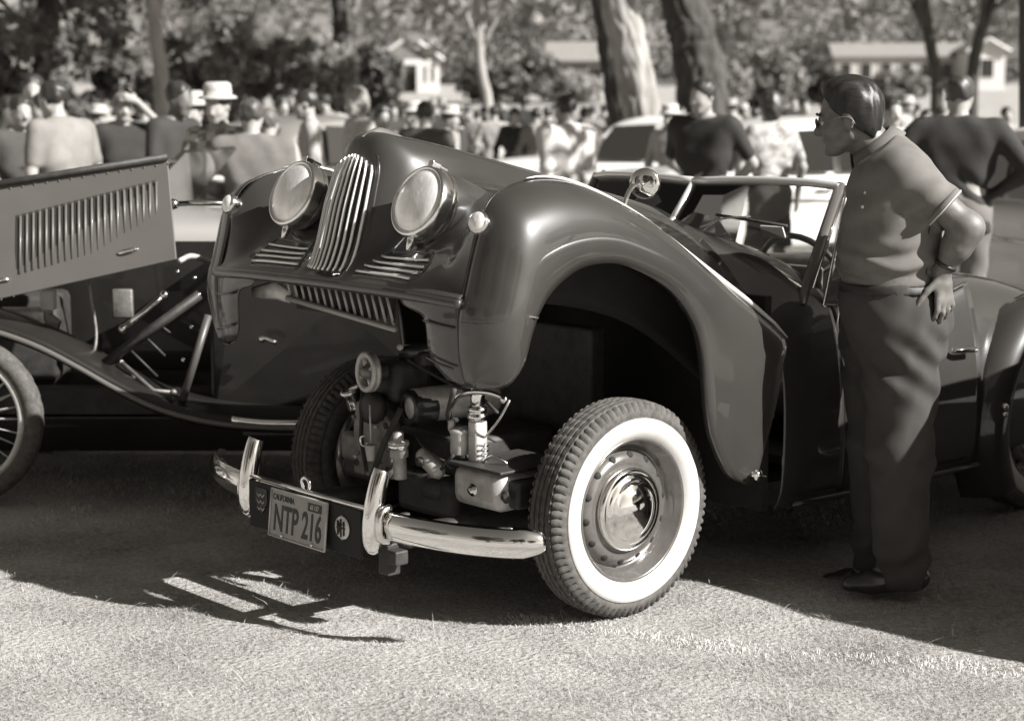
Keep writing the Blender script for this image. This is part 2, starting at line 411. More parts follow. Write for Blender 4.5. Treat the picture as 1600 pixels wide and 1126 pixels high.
# wings (front fenders)
K0 = [(.625,.630,.785),(.595,.665,.781),(.549,.712,.790),(.521,.750,.852),(.505,.765,.930),(.486,.770,.985),(.468,.770,1.012),(.451,.770,1.036),(.425,.770,1.060),
      (.396,.770,1.080),(.360,.770,1.100),(.313,.770,1.118),(.239,.770,1.127),(.153,.770,1.121),(.065,.770,1.093),(-.026,.770,1.052),(-.099,.770,1.004),(-.161,.770,.939),
      (-.200,.770,.874),(-.223,.770,.792),(-.237,.770,.695),(-.247,.770,.629),(-.276,.768,.540),(-.354,.766,.418),(-.448,.764,.370)]
K1 = [(.626,.628,.790),(.648,.630,.859),(.654,.630,.930),(.655,.630,.975),(.649,.632,1.016),(.634,.634,1.055),(.606,.634,1.152),(.580,.640,1.240),(.540,.632,1.306),
      (.469,.620,1.342),(.389,.612,1.361),(.314,.604,1.364),(.239,.602,1.356),(.153,.604,1.332),(.050,.616,1.290),(-.060,.637,1.232),(-.171,.660,1.158),(-.280,.685,1.078),
      (-.390,.710,1.000),(-.500,.732,.926),(-.632,.750,.822),(-.620,.752,.740),(-.602,.754,.660),(-.560,.756,.540),(-.500,.758,.402)]
K0 = cr(K0, 97); K1 = cr(K1, 97)
def wing_patch():
    m = MB(); rows = []
    n = len(K0)
    for i in range(n):
        a, b = K0[i], K1[i]; s = i / (n - 1)
        row = [a + np.array([0, -.022, .004 if .2 < s < .9 else 0]), a + np.array([0, -.002, 0])]
        fb = 1.0 - max(0, (s - .72) / .28)                # the rear blade is nearly flat
        for t in np.linspace(0, 1, 18):
            sn, cs = math.sin(t * math.pi / 2), 1 - math.cos(t * math.pi / 2)
            e = fb; su = e * sn + (1 - e) * t; sv = e * cs + (1 - e) * t
            p = np.array([a[0] + (b[0] - a[0]) * su, a[1] + (b[1] - a[1]) * sv, a[2] + (b[2] - a[2]) * su])
            p[1] += .030 * math.sin(t * math.pi) * (0.35 + .65 * fb) + .004 * (1 - t)
            row.append(p)
        rows.append(row)
    m.grid(np.array(rows)); return m
wing = wing_patch()
wl = wing.build('front_wing', M_PAINT, bonnet, solid=0.004); wr = wing.mirror().build('front_wing', M_PAINT, bonnet, solid=0.004)
# bead between wing and centre, pale tube as the painted highlight on the wing crest
bead = MB().tube(K1[3:81] + np.array([.002, .000, .002]), 0.0030, 6)
for b_ in (bead, bead.mirror()): b_.build('wing_bead', M_BLACK, bonnet)
strip = MB().tube(K1[40:81:2] + np.array([0, .010, .010]), cr(np.array([[.002],[.006],[.008],[.009],[.012],[.003]]), 21).ravel(), 8)
for b_ in (strip, strip.mirror()): b_.build('wing_crease_glint', mat('crease_glint', .70, rough=.4, metal=.5), bonnet)
# paler tube along the wing nose fold: its highlight put into the colour
fold = cr([(.646,.660,1.030),(.634,.680,1.027),(.605,.722,1.012),(.555,.772,.998),(.492,.787,.986)], 24) + np.array([.000, .002, 0])
fm = MB().tube(fold, cr([[.0015],[.003],[.004],[.005],[.002]], 24).ravel(), 6)
for b_ in (fm, fm.mirror()): b_.build('wing_fold_glint', M_ORN_GLINT, bonnet)
# aprons below the lip, either side of the opening
ap_rows = [[(.672,.385,1.030),(.676,.48,1.032),(.668,.56,1.034),(.655,.632,1.032)],
           [(.668,.392,1.004),(.673,.48,1.004),(.668,.56,1.003),(.656,.632,1.000)],
           [(.665,.470,.982),(.671,.520,.978),(.667,.575,.976),(.657,.632,.972)],
           [(.664,.492,.955),(.670,.530,.950),(.667,.580,.945),(.657,.632,.930)],
           [(.660,.498,.890),(.667,.540,.885),(.664,.585,.880),(.652,.632,.862)],
           [(.650,.515,.838),(.655,.550,.830),(.651,.590,.824),(.641,.632,.818)],
           [(.640,.555,.802),(.640,.575,.797),(.637,.602,.792),(.627,.632,.787)]]
ap = MB().grid(surf(ap_rows, 30, 18), flip=True)
ap_l = ap.build('front_apron', M_PAINT, bonnet, solid=0.004); ap_r = ap.mirror().build('front_apron', M_PAINT, bonnet, solid=0.004)
for sgn in (1, -1):                                         # pressed ribs on the apron
    r1 = cr([(.678, .50*sgn, .968), (.680, .56*sgn, .962), (.669, .62*sgn, .956)], 8); r2 = cr([(.672, .505*sgn, .862), (.674, .56*sgn, .850), (.664, .618*sgn, .838)], 8)
    MB().tube(r1, .004, 6).build('apron_rib', M_PAINT, bonnet); MB().tube(r2, .004, 6).build('apron_rib', M_PAINT, bonnet)

# grille
grille = MB(); BW_ = lambda w: float(np.interp(w, [1.09, 1.13, 1.28, 1.38, 1.42, 1.442], [.106, .108, .108, .098, .080, .050]))
GU = lambda w: float(np.interp(w, [1.07, 1.11, 1.16, 1.28, 1.38, 1.43, 1.46], [.668, .648, .628, .595, .558, .532, .512]))
gb = []
for w in np.linspace(1.085, 1.445, 26):
    g = max(.03, BW_(w)); gb.append([(GU(w) - .006 - .26 * (g * s) ** 2 / .1 , g * s, w) for s in np.linspace(-1, 1, 13)])
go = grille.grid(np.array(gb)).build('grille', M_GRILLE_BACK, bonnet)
NB = 10
for k in range(NB):
    s = -1 + 2 * k / (NB - 1); s *= .97
    pts = []
    for w in np.linspace(1.092, 1.432 - .035 * s * s, 18):
        g = BW_(w); pts.append((GU(w) + .016 - .26 * (g * s) ** 2 / .1, g * s, w))
    f = np.array([pts[0][0] + .010, pts[0][1], pts[0][2] - .012])
    path = np.vstack([[f], pts])
    MB().tube(path, [.0035] + [.0043] * 16 + [.004, .003], 8, squash=(.85, 1.3)).build('grille_bar', M_BRIGHT, go)
rim_pts = []
for w in np.linspace(1.095, 1.435, 16): g = BW_(w) + .006; rim_pts.append((GU(w) + .000 - .26 * g * g / .1, g, w))
loop = rim_pts + [(x, -y, z) for x, y, z in rim_pts[::-1]]
MB().tube(cr(loop, 80, closed=True).tolist() + [loop[0]], .0065, 8).build('grille_surround', M_PAINT, bonnet)
# hood ornament
orn = MB()
orn.grid(surf([[(.515,.0,1.484),(.515,.0,1.486),(.515,0,1.484)],[(.48,.018,1.482),(.485,0,1.503),(.48,-.018,1.482)],[(.44,.014,1.484),(.445,0,1.513),(.44,-.014,1.484)],[(.40,.010,1.482),(.395,0,1.500),(.40,-.010,1.482)],[(.35,.003,1.474),(.345,0,1.479),(.35,-.003,1.474)]], 16, 9))
orn.build('hood_ornament', M_ORN_GLINT, bonnet)

# side grilles below the lamps: dark sheets on the panel as painted shade, bright bars across
def hood_pt(v, u):
    front = half[:, 34:]                                     # the part ahead of the crown
    best = []
    for c in front:
        k = int(np.argmin(np.abs(c[:, 0] - u))); k = min(max(k, 1), len(c) - 2)
        k0 = k if c[k][0] <= u else k - 1; k1 = min(k0 + 1, len(c) - 1)
        f = 0 if c[k1][0] == c[k0][0] else (u - c[k0][0]) / (c[k1][0] - c[k0][0]); best.append(c[k0] + (c[k1] - c[k0]) * min(1, max(0, f)))
    best = np.array(best); return np.array([u, v, np.interp(v, best[:, 1], best[:, 2])])
for sgn in (1, -1):
    NU = 9; rows = []
    for t in np.linspace(0, 1, NU):
        u = .558 + .105 * t; va = .205 - .060 * t; vb = .405 + .030 * math.sin(t * 2.6) - .012 * t
        rows.append([hood_pt(va + (vb - va) * q, u) + np.array([.0022, 0, .0030]) for q in np.linspace(0, 1, 15)])
    P_ = np.array(rows) * np.array([1, sgn, 1])
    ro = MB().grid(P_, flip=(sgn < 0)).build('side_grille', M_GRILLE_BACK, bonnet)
    ring = np.concatenate([P_[0], P_[1:, -1], P_[-1, -2::-1], P_[-2::-1, 0]])
    MB().tube(ring, .0035, 6, caps=False).build('side_grille_edge', M_PAINT, ro)
    for k in range(4):
        t = (k + 1.1) / 4.6; u = .558 + .105 * t; va = .205 - .060 * t; vb = .405 + .030 * math.sin(t * 2.6) - .012 * t
        pts = np.array([hood_pt(va + (vb - va) * q, u) + np.array([.006, 0, .0085]) for q in np.linspace(.01, .98, 12)]) * np.array([1, sgn, 1])
        MB().tube(pts, .0042, 8).build('side_grille_bar', M_BRIGHT, ro)

# head lamps
LAMP_AX = np.array([math.cos(math.radians(24)), 0, math.sin(math.radians(24))])
for sgn in (1, -1):
    lc = np.array([.534, .326 * sgn, 1.290]); ax = LAMP_AX + np.array([0, 0, 0]); ax /= np.linalg.norm(ax)
    pod = MB().lathe([(.098,-.015),(.102,-.05),(.100,-.10),(.088,-.16),(.066,-.24),(.036,-.33),(.004,-.40)], lc + np.array([0, 0, 0]), (math.cos(.16), 0, math.sin(.16)), 32)
    pod.build('lamp_pod', M_PAINT, bonnet)
    head = bpy.data.objects.new('headlamp', None); COL.objects.link(head); head.parent = bonnet
    head.parent = bonnet
    shell = MB().lathe([(.100,-.050),(.111,-.03),(.1145,-.008),(.1145,.012),(.112,.026),(.107,.032),(.101,.030),(.098,.022)], lc, ax, 48)
    shell.build('lamp_rim', mat('lamp_chrome', .85, rough=.17, metal=1.0), head)
    MB().lathe([(.0985,.024),(.092,.034),(.076,.043),(.05,.050),(.02,.054),(.0005,.055)], lc, ax, 40).build('lamp_lens', M_GLASS_LENS, head)
    MB().lathe([(.1145,-.030),(.1165,-.022),(.1145,-.014)], lc, ax, 48).build('lamp_ring', M_CHROME_W, head)
    x_, y_, z_ = frame_of(ax); upl = y_ if y_[2] > 0 else -y_
    c1 = lc + upl * .121; MB().box(c1 + ax * .006, (.034, .022, .020), [ax, (0, 1, 0), upl]).box(c1 + ax * -.02 + upl * .004, (.05, .012, .012), [ax, (0, 1, 0), upl]).build('lamp_clip', M_CHROME_W, head, bevel=.003, smooth=False)
    c2 = lc - upl * .128; MB().tube([c2 + upl * .02, c2, c2 - upl * .020], [.016, .012, .008], 10).build('lamp_bracket', M_CHROME_W, head)
    # side lamp at the top of the wing seam
    sc = np.array([.590, .646 * sgn, 1.252]); sx = np.array([.93, .14 * sgn, .34])
    sl = bpy.data.objects.new('side_lamp', None); COL.objects.link(sl); sl.parent = bonnet
    MB().lathe([(.024,-.06),(.033,-.03),(.035,-.004),(.034,.008),(.030,.012)], sc, sx, 28).build('lamp_rim', M_CHROME_W, sl)
    MB().lathe([(.0305,.010),(.026,.017),(.015,.022),(.0005,.024)], sc, sx, 24).build('lamp_lens', M_GLASS_LENS, sl)
    # bonnet catch at the bottom of the wing
    kc = np.array([-.452, .790 * sgn, .405])
    MB().lathe([(.010,-.02),(.011,.006),(.020,.010),(.018,.018),(.006,.022),(.0005,.023)], kc, (0, sgn, 0), 16).tube([kc + np.array([-.035,.012*sgn,-.010]), kc + np.array([.03,.014*sgn,.006])], .006, 8).build('bonnet_catch', M_CHROME, bonnet)
# wing mirror
mir = bpy.data.objects.new('wing_mirror', None); COL.objects.link(mir); mir.parent = bonnet
MB().tube(cr([(-.020,.617,1.272),(-.040,.605,1.300),(-.085,.585,1.330),(-.135,.57,1.335)], 14), .0075, 8).ball((-.018,.617,1.270), .016, scale=(1.5,1,.6)).build('mirror_stem', M_CHROME, mir)
MB().lathe([(.0005,-.009),(.025,-.0075),(.042,-.004),(.049,.002),(.049,.006),(.046,.007)], (-.165,.562,1.338), (-.76,-.64,-.05), 32).build('mirror_shell', M_CHROME, mir)
MB().lathe([(.0475,.0),(.046,.004),(.0005,.0045)], (-.169,.5585,1.338), (-.76,-.64,-.05), 32).build('mirror_back', M_CHROME_W, mir)

# inside of the lifted front: lower slatted intake hung below the lip, inner panels
slat = bpy.data.objects.new('intake_panel', None); COL.objects.link(slat); slat.parent = bonnet
M_SLAT = mat('intake_paint', 0.32, rough=0.5, metal=.3)
for k in range(15):
    t = k / 14; v = -.30 + .50 * t; top = np.array([.600 - .02 * t, v, 1.022 - .012 * t]); bot = np.array([.585 - .035 * t, v, .962 - .055 * t])
    MB().tube([top, bot], .0062, 6, squash=(1.2, .5)).build('slat', M_SLAT, slat)
MB().tube([(.592,-.31,.962),(.555,.21,.905)], .010, 8).build('intake_rail', M_SLAT, slat)
MB().box((.555,-.05,.975), (.006,.52,.10)).build('intake_back', M_PAINT_IN, slat, smooth=False)
MB().tube([(.585,-.30,.962),(.60,-.36,.985),(.60,-.50,.965)], [.012,.02,.012], 8, squash=(.5,1.6)).build('stay_bracket', M_ALU, bonnet)
inner = MB()
for sgn in (1, -1):
    inner.grid(surf([[(.44,.50*sgn,1.20),(.2,.50*sgn,1.22),(-.2,.50*sgn,1.08),(-.58,.52*sgn,.86)],[(.44,.47*sgn,.95),(.2,.47*sgn,.98),(-.2,.47*sgn,.88),(-.58,.5*sgn,.62)]], 6, 16))
inner.build('inner_panel', M_PAINT_IN, bonnet, solid=.003)

# ------------------------------------------------------------------ wheels
def wheel_parts(parent, R=.343):
    NS = 240
    prof = [(.226,.058),(.236,.068),(.258,.0755),(.275,.0755),(.289,.0715),(.292,.0695),(.296,.0715),(.308,.0705),(.318,.0675),(.328,.0625),(.336,.056),(.339,.049),
            (.333,.0465),(.333,.0435),(.3405,.041),(.3415,.026),(.335,.024),(.335,.020),(.3425,.018),(.3427,.004),(.336,.002),(.336,-.002)]
    prof = prof + [(r, -h) for r, h in prof[-3::-1]]
    a = np.linspace(0, 2 * math.pi, NS, endpoint=False)
    P = np.zeros((len(prof), NS, 3))
    for i, (r, h) in enumerate(prof):
        rr = np.full(NS, r); hh = np.full(NS, h)
        if .314 < r < .3395 and abs(h) > .045:
            cut = (np.arange(NS) % 3 == 0); rr = rr - cut * .0075; hh = hh - np.sign(h) * cut * .0045
        if r > .3395:
            cut = (np.arange(NS) % 4 == (0 if h > .03 else 2)); rr = rr - cut * .003
        P[i, :, 0] = rr * np.cos(a); P[i, :, 2] = rr * np.sin(a); P[i, :, 1] = hh
    t = MB().grid(P, close_v=True).build('tyre', M_TREAD, parent, angle=50)
    MB().lathe([(.2265,.0605),(.236,.0700),(.250,.0755),(.262,.0778),(.276,.0772),(.286,.0738),(.2885,.0715)], (0,0,0), (0,1,0), 96).build('whitewall', M_WHITE, parent)
    MB().lathe([(.20,-.07),(.225,-.062),(.2295,.054),(.2285,.060),(.223,.0655),(.216,.060),(.211,.036),(.203,.031),(.199,.018),(.193,.013),(.189,.002),(.182,.006),(.176,.018),(.164,.028),(.150,.033),(.137,.030),(.11,.028)], (0,0,0), (0,1,0), 96).build('rim', M_RIM, parent)
    MB().lathe([(.128,.026),(.132,.040),(.128,.050),(.119,.0555),(.114,.0535),(.107,.059),(.094,.067),(.088,.066),(.078,.074),(.05,.085),(.022,.091),(.0005,.092)], (0,0,0), (0,1,0), 80).build('hubcap', M_CHROME, parent)
    for k in range(14):
        q = 2 * math.pi * (k + .3) / 14; n = np.array([.55 * math.cos(q), .83, .55 * math.sin(q)])
        MB().lathe([(.0115,.0),(.011,.0012),(.0005,.0014)], (.170 * math.cos(q), .0245, .170 * math.sin(q)), n, 12).build('vent_hole_shade', M_GRILLE_BACK, parent)  # dark disc standing in for the shade inside a hole
def wheel_at(u, v, flip=False, steer=0):
    e = bpy.data.objects.new('wheel', None); COL.objects.link(e); e.parent = car
    e.location = (u, v, .340); e.rotation_euler = (0, .25, math.pi if flip else 0)
    return e
w_fl = wheel_at(0, .628); wheel_parts(w_fl)
for (u, v, fl) in ((0, -.628, True), (-2.30, .610, False), (-2.30, -.610, True)):
    e = wheel_at(u, v, fl)
    for ch in list(w_fl.children):
        c = ch.copy(); COL.objects.link(c); c.parent = e

# ------------------------------------------------------------------ bumper, plate
bp = cr([(.505,-.835,.345),(.585,-.768,.345),(.655,-.64,.345),(.697,-.48,.345),(.712,-.33,.345),(.720,0,.345),(.712,.33,.345),(.697,.48,.345),(.655,.64,.345),(.585,.768,.345),(.505,.835,.345)], 81)
bm = MB(); rows = []
T = np.gradient(bp, axis=0); T /= np.linalg.norm(T, axis=1)[:, None]
for i, p in enumerate(bp):
    n = np.array([T[i][1], -T[i][0], 0]); e = min(1, min(i, 80 - i) / 5 + .001) ** .5
    hh = .046 * (.45 + .55 * e); row = []
    for q in np.linspace(-1, 1, 13):
        row.append(p + n * (.026 * (1 - q * q) ** .8 * (.5 + .5 * e)) + np.array([0, 0, hh * q]))
    rows.append(row)
bumper = bm.grid(np.array(rows), flip=True).build('bumper', M_CHROME, car, solid=.004)
for sgn in (1, -1):
    path = cr([(.706,.336*sgn,.508),(.714,.336*sgn,.488),(.728,.335*sgn,.440),(.740,.334*sgn,.380),(.745,.333*sgn,.325),(.740,.332*sgn,.285),(.726,.331*sgn,.264)], 26)
    MB().tube(path, cr([[.029],[.031],[.033],[.034],[.034],[.031],[.018]], 26).ravel(), 18, squash=(.95, .82), upv=(0, 1, 0)).build('overrider', M_CHROME, bumper)
    MB().tube(cr([(.705,.37*sgn,.295),(.742,.372*sgn,.31),(.748,.372*sgn,.35),(.738,.372*sgn,.39),(.706,.372*sgn,.402)], 14), .011, 10).build('overrider_band', M_CHROME_W, bumper)
    MB().box((.66, .30 * sgn, .33), (.16, .02, .05)).build('bumper_iron', M_DARK, car, smooth=False, bevel=.004)
MB().tube([(.742,-.31,.394),(.750,0,.394),(.742,.31,.394)], .011, 10, squash=(1.0,.7)).build('bumper_top_strip', M_CHROME, bumper)
MB().box((.752, -.005, .310), (.010, .60, .150)).build('reflection_panel', M_GRILLE_BACK, car, smooth=False, bevel=.003)  # dark panel in place of the bumper's dark ground reflection
MB().tube(cr([(.742,-.02,.398),(.745,-.025,.425),(.745,-.005,.436),(.745,.015,.425),(.742,.010,.398)], 16), .006, 8).build('bumper_eye', M_CHROME, bumper)
def text_mesh(name, txt, size, m, parent, loc, rot, xs=1.0, ext=.0008, bold=0.0):
    cu = bpy.data.curves.new(name, 'FONT'); cu.body = txt; cu.size = size; cu.extrude = ext; cu.align_x = 'CENTER'; cu.align_y = 'CENTER'; cu.offset = bold
    tmp = bpy.data.objects.new(name, cu); COL.objects.link(tmp)
    dg = bpy.context.evaluated_depsgraph_get(); me = bpy.data.meshes.new_from_object(tmp.evaluated_get(dg))
    bpy.data.objects.remove(tmp)
    me.materials.clear(); me.materials.append(m)
    o = bpy.data.objects.new(name, me); COL.objects.link(o); o.parent = parent; o.location = loc; o.rotation_euler = rot; o.scale = (xs, 1, 1)
    return o
# the plate: faces +u; its reading direction runs towards +v
plate = MB().box((0, 0, 0), (.306, .152, .003)).build('number_plate', mat('plate_enamel', .30, rough=.45, var=.12, vscale=30), car, smooth=False, bevel=.002)
PR = (math.radians(90 - 6), 0, math.radians(90))
plate.location = (.770, -.012, .308); plate.rotation_euler = PR
M_PLATE_INK = mat('plate_ink', .015, rough=.5); M_PLATE_RIM = mat('plate_rim', .5, rough=.35, metal=.4)
rimp = [(-.151,-.074,.003),(.151,-.074,.003),(.151,.074,.003),(-.151,.074,.003),(-.151,-.074,.003)]
pr = MB()
for i in range(4): pr.tube([rimp[i], rimp[i + 1]], .0032, 6)
pr.build('plate_edge', M_PLATE_RIM, plate)
text_mesh('plate_letters', 'NTP 216', .118, M_PLATE_INK, plate, (-.002, -.018, .002), (0, 0, 0), xs=.60, bold=.0022)
text_mesh('plate_state', 'CALIFORNIA', .026, M_PLATE_INK, plate, (-.083, .050, .002), (0, 0, 0), xs=.78, bold=.0006)
MB().box((.085, .048, .0022), (.072, .026, .0012)).build('plate_tab', M_PLATE_INK, plate, smooth=False)
text_mesh('plate_tab_letters', '62 127', .020, M_PLATE_RIM, plate, (.085, .048, .003), (0, 0, 0), xs=.8)
for sx in (-.078, .085):
    MB().ball((sx, -.066, .004), .006).build('plate_bolt', M_CHROME, plate)
# badges on the panel
badge = MB().lathe([(.0005,.004),(.034,.003),(.036,.0)], (.760, .205, .318), (1, 0, 0), 32).build('club_badge', mat('badge_enamel', .62, rough=.3, metal=.2), car)
for a_, b_ in (((.766,.190,.340),(.766,.190,.296)), ((.766,.205,.346),(.766,.205,.290)), ((.766,.220,.340),(.766,.220,.296)), ((.766,.185,.318),(.766,.225,.318)), ((.766,.195,.305),(.766,.195,.333)), ((.766,.213,.330),(.766,.224,.330))):
    MB().tube([a_, b_], .0028, 5).build('badge_bar', M_PLATE_INK, badge)
MB().prism([(.760,.240,.318),(.760,.205,.357),(.760,.170,.318),(.760,.205,.279)], (.002, 0, 0)).build('badge_corner', mat('badge_edge', .4, rough=.3, metal=.5), badge, smooth=False)
b2 = MB().prism([(.758,-.262,.370),(.758,-.200,.370),(.758,-.198,.325),(.758,-.231,.285),(.758,-.264,.325)], (.003, 0, 0)).build('shield_badge', M_DARK, car, smooth=False)
for k in range(3):
    z0 = .352 - .022 * k
    MB().tube([(.763,-.250,z0),(.763,-.240,z0-.010),(.763,-.231,z0),(.763,-.221,z0-.010),(.763,-.211,z0)], .0024, 5).build('badge_zigzag', M_PLATE_RIM, b2)

# ------------------------------------------------------------------ engine and chassis
eng = bpy.data.objects.new('engine', None); COL.objects.link(eng); eng.parent = car
def ebox(name, c, s, m, bevel=.012, ax=None): return MB().box(c, s, ax).build(name, m, eng, bevel=bevel, smooth=True, angle=35)
ebox('crankcase', (.06, 0, .42), (.40, .36, .20), M_DARK, .02)
ebox('cylinder_head', (.14, -.34, .38), (.28, .22, .14), M_DARK, .02)
rc = ebox('rocker_cover', (.215, .352, .402), (.29, .235, .126), M_ALU, .034)
ebox('rocker_gasket', (.215, .352, .470), (.30, .255, .010), M_DARK, .003)
ebox('cover_shaded_end', (.205, .490, .400), (.24, .05, .09), M_DARK, .012)  # dark block: shade on the cover's outer end put into the colour
for (v, w) in ((.345, .400), (.485, .398)):
    MB().lathe([(.020,-.002),(.020,.004),(.011,.006),(.011,.014),(.0005,.016)], (.361 if v < .4 else .346, v, w), (1, 0, 0), 14).build('cover_nut', M_DARK if v > .4 else M_CHROME_W, eng)  # outer nut darkened to match the shaded end
# timing cover: outline in the v-w plane
tc = [(-.265,.36),(-.265,.53),(-.25,.60),(-.20,.632),(-.13,.62),(-.065,.56),(-.045,.50),(-.06,.42),(-.09,.36)]
MB().prism([(.325, v, w) for v, w in tc], (.045, 0, 0)).build('timing_cover', M_ALU_D, eng, bevel=.008, smooth=False)
for v, w in ((-.105,.585),(-.082,.545),(-.245,.40),(-.075,.40)):
    MB().lathe([(.011,0),(.011,.004),(.0005,.005)], (.370, v, w), (1, 0, 0), 10).build('cover_bolt', M_DARK, eng)
pul = bpy.data.objects.new('fan_pulley', None); COL.objects.link(pul); pul.parent = eng
pc = np.array([.410, -.122, .722]); pax = np.array([.98, -.14, .03])
MB().lathe([(.046,-.012),(.064,-.014),(.066,-.006),(.058,.0),(.066,.006),(.066,.013),(.060,.016),(.049,.015),(.047,.008),(.047,-.010)], pc, pax, 48, close=True).build('pulley_rim', M_ALU, pul)
MB().lathe([(.026,-.012),(.026,.008),(.019,.012),(.016,.024),(.009,.026),(.0005,.026)], pc, pax, 24).build('pulley_hub', M_ALU_D, pul)
px_, py_, _ = frame_of(pax)
for k in range(4):
    q = k * math.pi / 2 + .5; d = px_ * math.cos(q) + py_ * math.sin(q)
    MB().tube([pc + d * .018, pc + d * .052], .011, 8, squash=(1, .6)).build('pulley_spoke', M_ALU, pul)
MB().lathe([(.0005,-.013),(.047,-.013)], pc, pax, 24).build('pulley_back', M_DARK, pul)
MB().cyl((.10,-.12,.715), (.395,-.121,.72), .030).build('pump_shaft', M_DARK, eng)
ebox('pump_housing', (.27, -.13, .685), (.16, .15, .14), M_DARK, .03)
MB().lathe([(.035,-.01),(.052,-.02),(.055,0),(.050,.02),(.03,.03),(.0005,.03)], (.385,-.135,.60), (1,0,0), 28).build('crank_pulley', M_DARK, eng)
gen = MB().lathe([(.0005,.0),(.040,.002),(.055,.012),(.057,.06),(.057,.30),(.05,.32),(.0005,.325)], (.345, .010, .620), (-.98, .16, 0), 32).build('dynamo', M_ALU, eng)
MB().lathe([(.059,.0),(.0605,.01),(.0605,.075),(.059,.08)], (.345, .010, .612), (-.98, .16, 0), 32).build('dynamo_band', M_BLACK, gen)
MB().lathe([(.035,-.03),(.058,-.028),(.050,-.018),(.058,-.008),(.035,-.006)], (.355, .008, .612), (1, -.1, 0), 28).build('dynamo_pulley', M_BLACK, gen)
MB().tube([(.395,.030,.62),(.420,-.03,.50),(.425,-.09,.38)], .0085, 8, squash=(.6,1.3)).tube([(.405,-.160,.66),(.415,-.16,.50),(.41,-.135,.38)], .007, 8, squash=(.6,1.3)).build('fan_belt', M_RUBBER, eng)
# distributor with its bright cap
MB().lathe([(.022,-.10),(.022,-.03),(.030,-.028),(.030,.01),(.034,.012),(.034,.022),(.018,.026),(.017,.05),(.010,.056),(.0005,.057)], (.405,.030,.492), (.05,0,1), 24).build('distributor', M_ALU, eng)
MB().lathe([(.036,.0),(.037,.006),(.036,.012)], (.405,.030,.492), (.05,0,1), 24).build('distributor_clip', M_CHROME, eng)
MB().lathe([(.012,-.03),(.020,.02),(.017,.022),(.0005,.020)], (.432,-.085,.468), (0,0,1), 16).build('breather_cup', M_WHITE, eng)
MB().tube([(.430,-.085,.49),(.43,-.09,.62)], .003, 6).build('dipstick', M_ALU, eng)
MB().tube(cr([(.43,-.12,.515),(.435,-.135,.505),(.435,-.13,.485),(.43,-.115,.48),(.43,-.105,.495)], 14), .004, 6).build('lifting_eye', M_CHROME_W, eng)
ebox('water_elbow', (.360, .135, .452), (.05, .13, .055), M_ALU, .024, ax=[(1,0,0),(0,.88,-.47),(0,.47,.88)])
MB().lathe([(.016,0),(.015,.010),(.0005,.012)], (.385,.115,.458), (1,0,0), 12).build('elbow_nut', M_DARK, eng)
ebox('sump', (.20, .06, .33), (.26, .30, .14), M_DARK, .03)
ebox('starter', (.30, .10, .36), (.10, .12, .09), M_DARK, .04)
ebox('side_casting', (.330, -.325, .44), (.05, .08, .10), M_ALU_D, .02)
# thermostat neck with a bright ring
MB().lathe([(.030,-.05),(.030,.0),(.036,.004),(.036,.016),(.028,.018),(.026,.010)], (.36,-.285,.625), (.35,-.1,.92), 24).build('filler_neck', M_CHROME_W, eng)
MB().tube(cr([(.34,-.285,.60),(.33,-.27,.66),(.33,-.25,.72),(.36,-.235,.745)], 12), .012, 8).build('water_hose', M_RUBBER, eng)
# carburettor
carb = bpy.data.objects.new('carburettor', None); COL.objects.link(carb); carb.parent = eng
MB().lathe([(.028,-.055),(.031,-.05),(.031,.012),(.034,.016),(.034,.026),(.026,.030),(.0005,.032)], (.315,.228,.545), (0,0,1), 24).build('float_bowl', M_ALU, carb)
MB().box((.29,.285,.53), (.05,.045,.15)).build('carburettor_body', M_ALU, carb, bevel=.01)
MB().cyl((.290,.285,.60), (.290,.285,.76), .0235, 20).build('intake_pipe', M_CHROME, carb)
MB().lathe([(.026,-.02),(.033,-.016),(.033,.0),(.028,.004),(.032,.010),(.032,.022),(.025,.026)], (.290,.285,.622), (0,0,1), 20).build('pipe_clamp', M_CHROME_W, carb)
MB().tube(cr([(.33,.191,.598),(.33,.197,.632),(.33,.232,.674),(.33,.298,.697),(.33,.389,.706),(.33,.455,.700)], 22), .0085, 8).ball((.33,.457,.694), .013).build('fuel_pipe', M_CHROME_W, carb)
MB().tube([(.33,.205,.565),(.33,.205,.60)], .012, 8).tube([(.325,.195,.565),(.325,.25,.570)], .010, 8).build('pipe_union', M_ALU, carb)
for k in range(5): MB().lathe([(.016,-.003),(.018,0),(.016,.003)], (.295,.318,.465 + .016 * k), (0,0,1), 14).build('spring_coil', M_CHROME_W, carb)
MB().tube(cr([(.28,.285,.533),(.28,.33,.57),(.28,.38,.62),(.28,.425,.682)], 10), .0035, 6).build('choke_wire', M_ALU, carb)
MB().tube(cr([(.30,.30,.455),(.30,.36,.50),(.27,.40,.48),(.26,.40,.44)], 12), .004, 6).tube([(.30,.24,.485),(.30,.24,.44)], .004, 6).build('throttle_rod', M_CHROME_W, carb)
MB().tube(cr([(.36,.06,.53),(.37,.12,.50),(.36,.20,.47),(.36,.24,.452)], 12), .0045, 6).tube(cr([(.22,.30,.62),(.2,.18,.66),(.22,.05,.69),(.3,-.10,.77)], 14), .006, 6).build('ignition_lead', M_RUBBER, eng)
ebox('coil_bracket', (.22,-.06,.76), (.10,.10,.05), M_DARK, .012)
MB().cyl((.30,-.10,.775), (.20,-.02,.79), .026, 16).build('ignition_coil', M_BLACK, eng)
_rg = random.Random(5)
